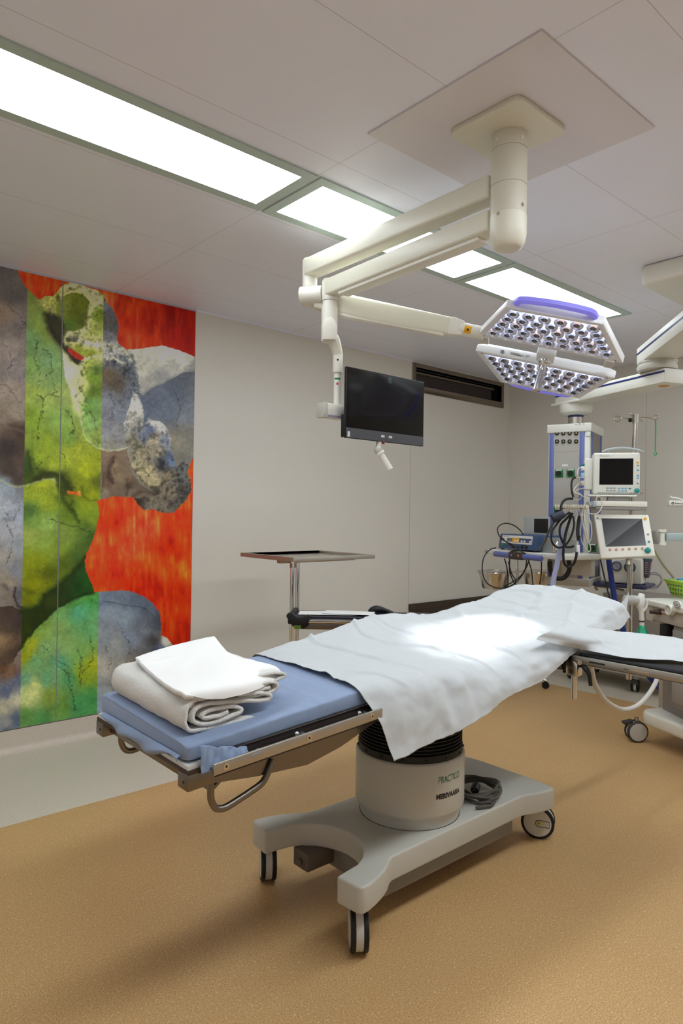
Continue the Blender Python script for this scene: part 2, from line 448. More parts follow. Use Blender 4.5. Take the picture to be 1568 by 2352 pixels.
lbk = cyl_patch(lbp, d.normalized(), side, .0322, -14, 6, -.006, .005).build('warning_symbol', M_text, L)

# lamp heads
m_head = mat('lamp_housing', (228, 228, 230), .3)
m_face = mat('lamp_mirror', (236, 236, 242), .12, .9, emit=((222, 228, 255), .55))  # mirror brightness partly put in as emission, standing for reflected LED light
m_cone = mat('reflector', (240, 240, 246), .1, 1., emit=((224, 228, 250), .30))  # cups given the same put-in glow
m_led_c = mat('led_cool', (255, 255, 255), .3, emit=((205, 220, 255), 9))
m_led_w = mat('led_warm', (255, 255, 255), .3, emit=((255, 190, 140), 7))
m_eye = mat('led_dome_dark', (112, 104, 102), .1, .6)
m_cup = mat('lens_cup', (240, 242, 250), .03, trans=1., ior=1.3)
m_viol = mat('violet_light_bar', (140, 134, 220), .35, emit=((116, 110, 236), .42))
def head(org, hdir, lab_, top):
    up = -n_l
    # local: x along eL, y along hdir, z up
    M = frm(org, eL, hdir, up)
    if M.determinant() < 0: M = frm(org, -eL, hdir, up)
    T = thing('lamp_head', None, None, tuple(org)); del T['label']; del T['category']
    T.location = V(org)-V(L['org']); T.parent = L; T['org'] = tuple(org)
    LW, SW, HH = .335, .205, .285
    def tz(i, y0, y1, z, zc=0):   # trapezoid corners inset by i
        k = (LW-SW)/HH
        return [(-(LW-i*1.5-k*y0), y0, z), ((LW-i*1.5-k*y0), y0, z), ((LW-i*1.5-k*y1), y1, z), (-(LW-i*1.5-k*y1), y1, z)]
    b = MB()
    outer = tz(0, 0, HH, 0); o2 = tz(.0, 0, HH, .038); o3 = tz(.03, .02, HH-.03, .062)
    inn = tz(.02, .022, HH-.02, 0); inn2 = tz(.02, .022, HH-.02, .016)
    b.add(outer+o2+o3+inn+inn2,
          [(0, 1, 5, 4), (1, 2, 6, 5), (2, 3, 7, 6), (3, 0, 4, 7), (4, 5, 9, 8), (5, 6, 10, 9), (6, 7, 11, 10), (7, 4, 8, 11), (8, 9, 10, 11),
           (0, 12, 13, 1), (1, 13, 14, 2), (2, 14, 15, 3), (3, 15, 12, 0), (12, 16, 17, 13), (13, 17, 18, 14), (14, 18, 19, 15), (15, 19, 16, 12)], M)
    hs = b.build('housing', m_head, T, bevel=.004, seg=2)
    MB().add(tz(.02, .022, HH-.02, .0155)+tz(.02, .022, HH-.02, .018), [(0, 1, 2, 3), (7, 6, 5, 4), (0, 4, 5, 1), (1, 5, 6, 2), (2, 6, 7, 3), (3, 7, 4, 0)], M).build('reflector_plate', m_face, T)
    # lenses in a hexagonal lattice
    lens0 = {}
    r = .0292; rows = 5; k = (LW-SW)/HH
    for ro in range(rows):
        y = .022+r*.95+ro*(HH-.042-2*r*.95)/(rows-1)
        hw = LW-.03-k*(y)-r*.9
        nn = int(2*hw/(2*r*.98))
        xs = [(-nn/2+j+(.0))*2*hw/nn for j in range(nn+1)]
        for j, x in enumerate(xs):
            kind = 'w' if random.random() < .22 else 'c'
            if kind not in lens0:
                lb = MB()
                # faceted reflector cup opening down, LED ring, dark dome
                lb.mat(0).lathe([(r, 0), (r*.80, .0035), (r*.55, .0085), (r*.36, .0125)], (0, 0, .001), (0, 0, 1), 12)
                lb.mat(1).lathe([(r*.36, .0105), (r*.26, .0095), (.0001, .0095)], (0, 0, .001), (0, 0, 1), 12)
                lb.mat(2).sphere((0, 0, .002), r*.50, 6, (1, 1, .55))
                lb.mat(3).lathe([(r*.98, .0), (r*.9, -.006), (r*.62, -.011), (r*.30, -.0135), (r*.2, -.011), (r*.5, -.007), (r*.8, -.002), (r*.9, .0005)], (0, 0, .001), (0, 0, 1), 16)
                for i_ in range(len(lb.v)): lb.v[i_] = M.to_3x3() @ lb.v[i_] + V(org)
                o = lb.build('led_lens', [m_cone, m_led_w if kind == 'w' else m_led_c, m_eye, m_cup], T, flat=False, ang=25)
                lens0[kind] = o
            else:
                o = lens0[kind].copy(); COL.objects.link(o); o.parent = T
            o.location = M.to_3x3() @ V((x, y, 0))
    # violet lit grip along the short edge
    g_ = []
    pts = [(-.165, HH-.012, .03), (-.158, HH+.018, .028), (-.135, HH+.035, .026), (-.07, HH+.043, .026), (0, HH+.046, .026), (.07, HH+.043, .026), (.135, HH+.035, .026), (.158, HH+.018, .028), (.165, HH-.012, .03)]
    pp = smooth_path([M @ V(p) for p in pts], 4)
    MB().tube(pp, .016, 8).build('grip', m_viol, T)
    # edge marks
    for x in (-.30, .30): MB().cyl(M @ V((x, .012, -.001)), M @ V((x, .012, .002)), .0035, n=10).build('screw', M_dark, T)
    return T, M
mid = (A+B_)/2
UH, UM = head(mid, hL, '', True)
A2, B2 = pl_hit(1095, 812, C0-V((0, 0, .0))), pl_hit(1410, 862)
m2 = (A2+B2)/2
LH, LM = head(m2, -hL, '', False)
# bracket between the heads and the sterile grip
cb = (mid+m2)/2
Mb = frm(cb, eL, hL, eL.cross(hL))
if (Mb.to_3x3() @ V((0, 0, 1))).dot(n_l) < 0: Mb = frm(cb, -eL, hL, (-eL).cross(hL))
# local z now points down out of the lamp
MB().box((-.043, -.05, -.05), (.043, .03, .006), Mb).build('center_bracket', m_head, L, bevel=.008, seg=3)
for x in (-.30, .285):
    MB().box((x-.02, -.03, -.04), (x+.02, .03, -.02), Mb).build('head_hinge', M_grey, L, bevel=.003)
b = MB().lathe([(.030, .0), (.030, .014), (.026, .022), (.019, .034), (.0165, .06), (.018, .12), (.020, .152), (.0205, .158), (.012, .161)], Mb @ V((0, -.022, .004)), n_l+hL*-.10, 24)
b.build('center_grip', M_chrome, L)
# maker's plate on the long edge of the lower head
for (x0, x1, y0, y1, mm) in ((-.165, -.085, .012, .026, M_label), (-.08, -.045, .010, .026, M_label)):
    pass
lp = frm(LM @ V((0, 0, 0)), eL, -n_l, hL)
def ep(x, z): return (m2 + eL*x + (-n_l)*z + hL*.0008)
b = MB(); b.add([ep(-.17, .012), ep(-.065, .012), ep(-.065, .030), ep(-.17, .030)], [(0, 1, 2, 3)])
b.build('rating_label', M_label, L)
b = MB()
for z0, x0, x1 in ((.026, -.165, -.12), (.022, -.165, -.10), (.018, -.165, -.11), (.026, -.09, -.07), (.021, -.092, -.07), (.016, -.15, -.08)):
    b.add([ep(x0, z0)+hL*.0005, ep(x1, z0)+hL*.0005, ep(x1, z0+.002)+hL*.0005, ep(x0, z0+.002)+hL*.0005], [(0, 1, 2, 3)])
b.build('label_print', M_text, L)
b = MB().tube([ep(-.205, .021)+hL*.001+eL*(.0085*math.cos(a*.3927))-n_l*(.0085*math.sin(a*.3927)) for a in range(16)], .0012, 5, closed=True)
b.tube([ep(-.209, .024)+hL*.001, ep(-.205, .021)+hL*.001, ep(-.201, .024)+hL*.001], .0012, 5).tube([ep(-.205, .021)+hL*.001, ep(-.205, .016)+hL*.001], .0012, 5)
b.build('emblem', M_text, L)
# their light
for i, (o_, tgt, sz) in enumerate(((mid+hL*.14, V((2.56, 1.84, .92)), 14.5), (m2-hL*.14, V((2.26, 1.83, .90)), 14.5))):
    ld = bpy.data.lights.new('lamp_beam', 'SPOT'); ld.energy = SPOT_POWER; ld.color = (.88, .93, 1); ld.spot_size = math.radians(sz); ld.spot_blend = .3; ld.shadow_soft_size = .10
    lo = bpy.data.objects.new('lamp_beam', ld); COL.objects.link(lo); p = o_+n_l*.03; dd = (tgt-p).normalized()
    lo.rotation_euler = dd.to_track_quat('-Z', 'Y').to_euler(); lo.location = p-V(L['org']); lo.parent = L

# ------------------------------------------------------------------ monitor arm and monitor
T = thing('monitor_support', 'lower white ceiling arm with drop pole that carries the black monitor', 'support arm', (cx, cy, 2.56))
barbox(MB(), (cx+.0, cy+.06, 2.560), (h2.x, h2.y, 2.560), .08, .082).build('extension_arm', M_arm, T, bevel=.011, seg=3)
barbox(MB(), (cx+.01, cy+.12, 2.513), (h2.x, h2.y-.1, 2.513), .066, .018).build('arm_underside', M_white, T, bevel=.004)
MB().lathe([(.038, 2.50), (.040, 2.508), (.040, 2.598), (.034, 2.606)], h2).build('hinge', M_white, T)
b = MB().lathe([(.036, 2.47), (.036, 2.498)], h2).lathe([(.039, 2.30), (.040, 2.32), (.040, 2.47)], h2)
b.build('lower_hinge', M_white, T)
dv = (CP-V((h2.x, h2.y, 2.39))); dv.z = 0; dv.normalize()
sv = V((-dv.y, dv.x, 0))
# rounded cap facing the room
Mc = frm(V((h2.x, h2.y, 2.36))+dv*.028, -sv, V((0, 0, 1)), dv)
pl_ = [(-.034, -.06), (.034, -.06), (.034, .01)]+[(.034*math.cos(a*math.pi/8), .01+.04*math.sin(a*math.pi/8)) for a in range(1, 8)]+[(-.034, .01)]
MB().prism(pl_, 0, .018, Mc).build('end_cap', M_white, T, bevel=.004)
pT = atd(776, 800, 3.38)
pp = [V((h2.x, h2.y, 2.40)), V((h2.x, h2.y, 2.33)), atd(766, 782, 3.37), atd(776, 815, 3.38)]
MB().tube(smooth_path(pp, 5), [.040]*4+[.039, .038, .037, .036, .034, .033, .032, .031, .03, .028, .026, .025], 20).build('drop_link', M_arm, T)
pz = lambda y: atd(775, y, 3.38).z
px0, py0 = atd(775, 860, 3.38).x, atd(775, 860, 3.38).y
MB().lathe([(.0245, pz(857)), (.0245, pz(812))], (px0, py0, 0)).build('upper_collar', M_white, T, bevel=.001)
MB().lathe([(.0185, pz(940)), (.0185, pz(857))], (px0, py0, 0)).build('drop_pole', M_white, T)
a0 = V((px0, py0, 0)); sd = (CP-a0); sd.z = 0; sd.normalize()
cyl_patch(V((px0, py0, pz(872))), V((0, 0, 1)), sd, .0189, -50, 50, -.003, .006).build('green_band', mat('band_green', (40, 130, 70), .5), T)
cyl_patch(V((px0, py0, pz(881))), V((0, 0, 1)), sd, .0189, -50, 50, -.022, .012).build('round_sign', M_label, T)
cyl_patch(V((px0, py0, pz(881))), V((0, 0, 1)), sd, .0192, -16, 16, -.010, .002).build('red_dot', mat('sign_red', (200, 60, 50), .5), T)
MB().cyl(V((px0, py0, pz(829)))+sd*.022, V((px0, py0, pz(829)))+sd*.0255, .005, n=10).build('screw', M_dark, T)
# bracket behind the monitor
yb = py0
xa = at(736, 945, 'y', yb).x; z0b, z1b = at(765, 962, 'y', yb).z, at(765, 930, 'y', yb).z
b = MB().box((xa+.012, yb-.03, z0b), (xa+.26, yb+.03, z1b)); b.build('bracket', M_white, T, bevel=.004)
MB().box((xa, yb-.032, z0b-.002), (xa+.022, yb+.032, z1b+.002)).build('bracket_cap', M_grey, T, bevel=.004)
MB().box((xa+.05, yb-.0308, z0b+.02), (xa+.115, yb-.030, z1b-.03)).build('rating_label', M_label, T)
MB().box((xa+.0, yb-.0312, z0b+.002), (xa+.26, yb-.028, z0b+.012)).build('trim_strip', mat('strip_violet_grey', (150, 148, 170), .4), T)

ym = 2.47
c1, c2, c3, c4 = [at(x, y, 'y', ym) for x, y in ((798, 840), (975, 879), (971, 1026), (791, 1004))]
X0, X1 = (c1.x+c4.x)/2, (c2.x+c3.x)/2; Z1 = (c1.z+c2.z)/2; Z0 = (c3.z+c4.z)/2
print('monitor', X0, X1, Z0, Z1, c1, c2, c3, c4)
T = thing('monitor', 'black flat monitor hanging from the white drop pole in front of the wall', 'monitor', ((X0+X1)/2, ym, Z0))
MB().box((X0, ym, Z0), (X1, ym+.016, Z1)).build('casing', mat('monitor_casing', (24, 24, 25), .4), T, bevel=.003)
MB().box((X0+.005, ym-.002, Z0+.052), (X1-.004, ym+.001, Z1-.004)).build('screen', M_screen, T)
MB().box((X0+.003, ym-.003, Z0+.002), (X1-.003, ym+.001, Z0+.050)).build('chin', mat('monitor_chin', (86, 86, 92), .4), T, bevel=.001, seg=1)
MB().box((X0-.005, ym+.003, Z0+.004), (X0+.004, ym+.03, Z0+.115)).build('port_block', M_black, T, bevel=.002)
xm = (X0+X1)/2
for x in (xm-.03, xm+.025): MB().box((x-.012, ym-.0035, Z0+.022), (x+.012, ym-.0028, Z0+.034)).build('sticker', M_label, T)
MB().box((X0+.010, ym-.0035, Z0+.006), (X0+.026, ym-.0028, Z0+.032)).build('sticker', M_label, T)
b = MB()
for k_ in range(3): b.box((xm-.008+k_*.007, ym-.0034, Z0+.025), (xm-.004+k_*.007, ym-.0028, Z0+.031))
b.build('faint_logo', mat('faint_mark', (112, 112, 116), .5), T)
MB().box((xm+.0, ym-.0028, Z1-.045), (xm+.028, ym-.0018, Z1-.014)).build('camera_window', mat('tint', (26, 44, 46), .2), T)
hb = at(870, 1012, 'y', ym+.02); q1 = at(868, 1034, 'y', ym-.01); q2 = at(893, 1074, 'y', ym-.05)
MB().cyl((hb.x, hb.y, hb.z+.0), (q1.x, q1.y, q1.z), .014).sphere(q1, .021, 8).build('handle_mount', M_grey, T)
dd = (q2-q1).normalized()
MB().lathe([(.024, .0), (.024, .012), (.017, .015), (.017, (q2-q1).length), (.012, (q2-q1).length+.003)], q1+dd*.012, dd, 24).build('handle', M_white, T)
p_ = at(880, 1017, 'y', ym); MB().sphere(p_, .008, 6).build('red_knob', mat('red_knob', (150, 40, 30), .4), T)

# lettering and hexagon emblem on the monitor arm
tdir = V((h2.x-cx, h2.y-cy, 0)).normalized(); nx = V((-1, 0, 0)); nx = (nx-tdir*nx.dot(tdir)).normalized()
tx = -tdir
pp = V((cx, cy, 2.560))+tdir*.21+nx*.0405
o1 = pp + V((0, 0, .002))
text('Trumpf', .030, frm(o1, tx, (0, 0, 1), tx.cross(V((0, 0, 1)))), M_text, 'maker_name', bpy.data.objects['monitor_support'], xs=1.0)
text('Medical', .024, frm(o1-V((0, 0, .024)), tx, (0, 0, 1), tx.cross(V((0, 0, 1)))), M_text, 'maker_name', bpy.data.objects['monitor_support'], xs=1.0)
ec = V((cx, cy, 2.560))+tdir*.232+nx*.041
b = MB()
for i in range(6):
    a0, a1 = math.radians(60*i+30), math.radians(60*i+88)
    P_ = lambda a, r: ec+tx*(r*math.cos(a))+V((0, 0, r*math.sin(a)))
    b.add([P_(a0, .0215), P_(a1, .0215), P_(a1+.1, .0135), P_(a0-.0, .0135)], [(0, 1, 2, 3)])
b.build('emblem', mat('emblem_blue', (120, 150, 205), .5), bpy.data.objects['monitor_support'])
# ------------------------------------------------------------------ operating table
TC = V((2.045, 1.887, 0))
T = thing('operating_table', 'grey wheeled operating table with round column, draped in blue and white sheets', 'operating table', TC)
half = [(1.478, -.205), (1.488, -.300), (1.500, -.312), (1.53, -.310), (1.575, -.298), (1.62, -.282), (1.66, -.262), (1.69, -.240), (1.715, -.230),
        (2.50, -.222), (2.53, -.228), (2.58, -.248), (2.63, -.262), (2.685, -.268), (2.702, -.255), (2.712, -.15), (2.714, 0)]
arc = []
for i in range(13):
    a = math.radians(-82+164*i/12); arc.append((1.508+.205*math.cos(a)-.0, .205*math.sin(a)*1.0))
outline = [(x, TC.y+y) for x, y in half]+[(x, TC.y-y) for x, y in reversed(half[:-1])]+[(x, TC.y-y) for x, y in arc[1:-1]]
b = MB().prism(outline, .168, .258); b.build('base', M_base, T, bevel=.011, seg=4, ang=50)
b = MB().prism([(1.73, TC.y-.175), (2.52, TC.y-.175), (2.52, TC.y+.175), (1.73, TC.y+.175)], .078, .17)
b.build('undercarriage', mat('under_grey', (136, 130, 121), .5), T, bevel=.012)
MB().box((1.60, TC.y+.10, .10), (1.74, TC.y+.19, .17)).cyl((1.60, TC.y+.14, .13), (1.585, TC.y+.14, .13), .012).build('foot_brake', mat('brake_brown', (104, 94, 84), .5), T, bevel=.01)
p_ = at(1060, 1906, 'y', TC.y-.226)
MB().sphere(p_, .004, 6).build('screw', M_chrome, T)
cr = .2195
b = MB().lathe([(.200, .256), (.200, .292), (.207, .300), (cr-.004, .306), (cr, .316), (cr, .505), (cr-.004, .511), (cr-.012, .514)], (TC.x, TC.y, 0), n=96)
b.build('column_cover', M_base, T, ang=50)
MB().lathe([(.2025, .256), (.2025, .259)], (TC.x, TC.y, 0), n=72).build('column_gasket', M_dark, T)
pr = [(.19, .505), (.209, .507), (.211, .512), (.211, .538), (.206, .541)]
z = .541
while z < .72:
    pr += [(.197, z+.002), (.209, z+.006), (.209, z+.009), (.197, z+.013)]; z += .0135
b = MB().lathe(pr, (TC.x, TC.y, 0), n=72)
b.build('bellows', M_black, T, ang=20)
for a in range(0, 360, 24):
    aa = math.radians(a); c = V((TC.x+.2115*math.cos(aa), TC.y+.2115*math.sin(aa), .524))
    MB().sphere(c, .006, 6).build('snap_button', M_dark, T)
# lettering on the column
def oncyl(ang0, z0, r, sh=0):
    def fn(p):
        a = ang0 + p.x/r; return (TC.x+(r+.0006+p.z)*math.cos(a), TC.y+(r+.0006+p.z)*math.sin(a), z0+p.y)
    return fn
def angat(px, py):   # where a sight line meets the column
    d = ray(px, py); dx, dy = d.x, d.y; ox, oy = CP.x-TC.x, CP.y-TC.y
    A_ = dx*dx+dy*dy; B2_ = 2*(ox*dx+oy*dy); C_ = ox*ox+oy*oy-cr*cr; t = (-B2_-math.sqrt(B2_*B2_-4*A_*C_))/(2*A_)
    p = CP+d*t; return math.atan2(p.y-TC.y, p.x-TC.x), p.z
a0, z0 = angat(1006, 1800); a1, z1 = angat(1050, 1783)
m_pg = mat('print_green', (40, 120, 88), .5)
w_ = (a1-a0)*cr
text('PRACTICO', .036, None, m_pg, 'print', T, fn=oncyl(a0, z0, cr), xs=w_/.155, ext=.0002)
a0, z0 = angat(1001, 1837); a1, z1 = angat(1053, 1815); w_ = (a1-a0)*cr
text('MERIVAARA', .026, None, M_text, 'print', T, fn=oncyl(a0, z0, cr), xs=w_/.137, ext=.0002, bold=.0012)

# castors
m_cwh = mat('castor_shell', (206, 202, 190), .4)
def castor(c, yaw, name='castor'):
    # c: floor contact; yaw: rolling direction
    o = thing('castor', None, None, c); del o['label']; del o['category']
    o.parent = T; o.location = V(c)-V(T['org'])
    ax = V((-math.sin(yaw), math.cos(yaw), 0)); R_ = .073; cc = V(c)+V((0, 0, R_))
    for s in (-1, 1):
        MB().lathe([(R_-.012, .013), (R_-.002, .0135), (R_, .016), (R_, .027), (R_-.004, .030), (R_-.009, .0305)], cc, ax*s, 48).build('tyre', M_black, o)
        w = MB().lathe([(R_-.009, .012), (R_-.009, .0300), (.05, .032), (.0001, .033)], cc, ax*s, 48).build('wheel_cover', m_cwh, o)
    MB().lathe([(R_-.010, -.0135), (R_-.003, -.0125), (R_-.003, .0125), (R_-.010, .0135)], cc, ax, 48).build('shell', m_cwh, o)
    MB().cyl(cc+V((0, 0, .0)), cc+V((0, 0, .10)), .014).build('stem', M_steel, o)
    return o, cc, ax
def onfloor(x, y): return at(x, y, 'z', 0)
k1 = onfloor(822, 2203); o, _, _ = castor((k1.x+.035, k1.y+.037, 0), math.radians(52))
k2 = onfloor(612, 2032); o, _, _ = castor((k2.x+.03, k2.y+.037, 0), math.radians(60))
k3 = onfloor(1238, 1932); o, cc, ax = castor((k3.x+.035, k3.y+.03, 0), math.radians(-62))
castor((2.645, TC.y+.215, 0), math.radians(20))
# brake mark on the wheel that faces the room
nrm = ax if ax.dot(CP-cc) > 0 else -ax
xr = V((0, 0, 1)).cross(nrm); Mw = frm(cc+nrm*.0335, xr, (0, 0, 1), nrm)
sl = [(.012+0*0, 0)]
b = MB(); pts = [(.052, .014), (.006, .014)]+[(.006-.014*math.sin(math.radians(t)), .014*math.cos(math.radians(t))) for t in range(15, 180, 15)]+[(.006, -.014), (.052, -.014)]
b.tube([Mw @ V((x, y, 0)) for x, y in pts], .0012, 5, closed=True); b.build('brake_outline', M_dark, o)
MB().cyl(Mw @ V((.005, 0, -.002)), Mw @ V((.005, 0, .002)), .0085).build('brake_dot', mat('brake_yellow', (222, 205, 30), .5), o)
MB().cyl(Mw @ V((.005, 0, -.002)), Mw @ V((.005, 0, .0025)), .0032).build('brake_mark', M_dark, o)
# coiled mains lead lying on the base
def zc(x): return .262+x
m_cord = mat('mains_cord_grey', (84, 78, 72), .5)
b = MB(); path = []
ccx, ccy = 2.36, 1.80
random.seed(3)
for i in range(150):
    a = 2*math.pi*i/28; r = .105+.012*math.sin(i*.37)+.006*math.sin(i*1.1)
    path.append((ccx+r*1.0*math.cos(a)+.006*math.sin(i*.21), ccy+r*.95*math.sin(a), .268+.0035*(i/28)*1.0+.010*(1+math.sin(i*.29))))
path += [(2.30, 1.70, .272), (2.33, 1.675, .270), (2.30, 1.672, .269), (2.24, 1.70, .268)]
cord = MB().tube(path, .0062, 8).build('mains_cord', m_cord, org=(ccx, ccy, .262))
tag(cord, 'grey coiled power cord lying on the table base beside the round column', 'cord')
pc = at(1092, 1812, 'z', .30)
q_ = MB().cyl(pc+V((-.02, -.01, 0)), pc+V((.012, .006, .012)), .018, .019, 14).cyl(pc+V((.01, .005, .011)), pc+V((.05, .03, -.0)), .015, .008, 12)
q_.build('plug', M_dark, cord, bevel=.003)
b = MB()
for s in (-1, 1): b.cyl(pc+V((-.02, -.01+s*.0, .008*s)), pc+V((-.034, -.017, .008*s)), .0025, n=8)
b.build('plug_pin', mat('brass', (190, 150, 90), .3, 1.), cord)

# ---- table top: leg section (slightly rising), seat, raised back section
YN, YF = 1.585, 2.195
sl_ = .063
def zt(x): return .787+sl_*(x-.9)
M_gd = mat('frame_dark_steel', (128, 120, 110), .34, 1.)
def slab(b, x0, x1, y0, y1, dz0, dz1, zf=zt):
    b.hexa([(x0, y0, zf(x0)+dz0), (x1, y0, zf(x1)+dz0), (x1, y1, zf(x1)+dz0), (x0, y1, zf(x0)+dz0),
            (x0, y0, zf(x0)+dz1), (x1, y0, zf(x1)+dz1), (x1, y1, zf(x1)+dz1), (x0, y1, zf(x0)+dz1)]); return b
slab(slab(MB(), .876, .95, YN+.005, YF-.005, -.012, -.001), .951, 1.62, YN+.035, YF-.035, -.012, -.001).build('top_board', mat('board_white', (222, 222, 218), .4), T)
slab(MB(), .874, 1.64, YN, YF, -.022, -.0125).build('board_edge', mat('board_edge_brown', (66, 50, 42), .5), T)
for y0, y1 in ((YN-.002, YN+.03), (YF-.03, YF+.002)):
    slab(MB(), .95, 1.64, y0, y1, -.050, -.004).build('side_channel', mat('channel_dark', (46, 38, 36), .4), T)
for y0, y1 in ((YN-.002, YN+.055), (YF-.055, YF+.002)):
    slab(MB(), .872, .955, y0, y1, -.066, -.022).build('end_block', M_gd, T, bevel=.003)
    MB().cyl((.8725, (y0+y1)/2-.006, zt(.87)-.045), (.871, (y0+y1)/2-.006, zt(.87)-.045), .004, n=12).build('end_block_hole', M_black, T)
slab(MB(), .895, .955, YN+.05, YF-.05, -.055, -.022).build('end_bar', M_gd, T, bevel=.002)
# rails with screws and standoffs
def rail(y, x0, x1, zf, dz, hgt=.030, th=.010, nm='side_rail'):
    o = slab(MB(), x0, x1, y-th/2, y+th/2, dz-hgt/2, dz+hgt/2, zf).build(nm, M_steelb, T, bevel=.0015); return o
for y, s in ((1.552, -1), (YF+.033, 1)):
    r_ = rail(y, .928, 1.545, zt, -.014-.0)
    for x in (.965, 1.245, 1.50):
        MB().cyl((x, y+s*.005, zt(x)-.014), (x, y+s*.0062, zt(x)-.014), .0095, n=24).build('screw', M_steel, r_)
        MB().cyl((x, y+s*.006, zt(x)-.014), (x, y+s*.0066, zt(x)-.014), .0035, n=6).build('screw_socket', M_black, r_)
        MB().cyl((x, y-s*.004, zt(x)-.014), (x, (YN if s < 0 else YF), zt(x)-.014), .010).build('standoff', M_steel, T)
for x in (1.225, 1.475):
    MB().sphere((x, YN-.004, zt(x)-.006), .008, 6).build('stud', M_chrome, T)
# gusset plates below
for y0 in (YN+.02, YF-.028):
    b = MB(); pts = [(.955, zt(.955)-.045), (.96, .716), (1.10, .700), (1.285, .690), (1.42, .716), (1.56, .762), (1.66, .80), (1.66, .83)]
    vs = [(x, y0, z) for x, z in pts]+[(x, y0+.008, z) for x, z in pts]; n = len(pts)
    b.add(vs, [(i, (i+1) % n, n+(i+1) % n, n+i) for i in range(n)]+[tuple(range(n-1, -1, -1)), tuple(range(n, 2*n))]); b.build('gusset_plate', M_gd, T)
slab(MB(), .96, 1.66, YN+.03, YF-.03, -.07, -.05).build('under_plate', M_gd, T)
b = MB().cyl((1.42, YN+.08, .742), (1.72, YN+.08, .775), .018).cyl((1.42, YF-.08, .742), (1.72, YF-.08, .775), .018); b.build('gas_spring', M_steel, T)
MB().cyl((1.64, YN-.02, .79), (1.64, YN+.05, .79), .022).build('pivot', M_steelb, T)
# bent grab handles and cross bar
def grab(y, s):
    P = [(.952, y, .745), (.950, y, .70), (.953, y, .672), (.968, y, .648), (.995, y, .642), (1.03, y, .650), (1.09, y, .668), (1.118, y, .680), (1.135, y, .70), (1.155, y, .738)]
    MB().tube(smooth_path(P, 5), .0098, 12).build('grab_handle', M_gd, T)
grab(YN+.015, -1); grab(YF-.015, 1)
P = [at(1, 1, 'z', .7)]
P = [(1.03, YF-.07, .75), (.985, YF-.072, .715), (.975, YF-.08, .700), (.972, YF-.10, .694), (.968, 1.89, .690), (.968, YN+.075, .690), (.975, YN+.052, .690), (.99, YN+.048, .70), (1.03, YN+.048, .735), (1.05, YN+.048, .755)]
MB().tube(smooth_path(P, 5), .0062, 10).build('cross_bar', M_gd, T)
# seat frame over the column, back section
MB().box((1.66, YN+.02, .735), (2.12, YF-.02, .79)).box((1.80, 1.68, .70), (2.28, 2.09, .74)).build('seat_frame', M_gd, T, bevel=.004)
def zb(x): return .770+.205*(x-2.05)
slab(MB(), 2.02, 3.16, YN, YF, -.075, -.0, lambda x: zb(x) if x > 2.0 else zb(2.0)).build('back_frame', mat('back_frame_steel', (104, 92, 80), .42, .9), T, bevel=.004)  # brown floor reflection is put into this steel's colour
zt2 = lambda x: .835+.0*x
slab(MB(), 1.60, 2.06, YN+.02, YF-.02, 0, .042, lambda x: .80).build('seat_pad', M_black, T, bevel=.01)
slab(MB(), 2.05, 3.17, YN+.03, YF-.02, 0, .055, lambda x: .750+.155*(x-2.05)).build('back_pad', M_black, T, bevel=.012)

# arm board, reaching towards the right of the picture
AX0, AX1 = 2.69, 2.90
MB().box((AX0, .60, .822), (AX1, 1.60, .848)).build('arm_board', M_gd, T, bevel=.003)
MB().box((AX0+.004, .60, .849), (AX1-.004, 1.52, .872)).build('arm_pad', M_black, T, bevel=.012, seg=3)
r_ = MB().box((AX0-.028, .60, .832), (AX0-.018, 1.53, .862)).build('arm_rail', M_steelb, T, bevel=.0015)
for y in (.8, 1.15, 1.45): MB().cyl((AX0-.02, y, .845), (AX0+.002, y, .840), .008).build('standoff', M_steel, T)
MB().box((AX0-.0285, 1.20, .842), (AX0-.0275, 1.30, .848)).build('rail_slot', M_chrome, T)
MB().box((AX0-.0285, 1.38, .843), (AX0-.0275, 1.45, .850)).build('rail_slot', M_dark, T)
# clamp with post and lever
x_ = AX0-.02
pt = at(1318, 1604, 'x', x_); pm = at(1313, 1548, 'x', x_); pu = at(1313, 1522, 'x', x_)
MB().cyl((x_, pt.y, pt.z), (x_, pt.y, pm.z), .0125).build('clamp_post', M_chrome, T)
MB().box((x_-.022, pt.y-.025, pm.z-.004), (x_+.03, pt.y+.03, pu.z+.012)).build('clamp_block', M_steel, T, bevel=.006)
MB().box((x_-.01, pt.y+.035, pm.z+.0), (x_+.04, pt.y+.052, pu.z+.02)).build('clamp_jaw', M_black, T, bevel=.004)
MB().box((x_-.01, pt.y+.055, pm.z+.01), (x_+.05, pt.y+.10, pu.z+.03)).build('clamp_bracket', M_gd, T, bevel=.004)
lv = [at(1328, 1530, 'x', x_), at(1340, 1532, 'x', x_), at(1352, 1548, 'x', x_), at(1356, 1575, 'x', x_)]
MB().tube(smooth_path(lv, 5), [.006]*4+[.009, .011, .012, .012, .011, .0095, .009, .0085, .008, .008, .008, .008], 10).build('clamp_lever', M_black, T)
MB().cyl((x_+.005, pt.y+.01, pu.z+.01), (x_-.02, pt.y-.035, pu.z+.012), .011).build('clamp_knob', M_steelb, T)

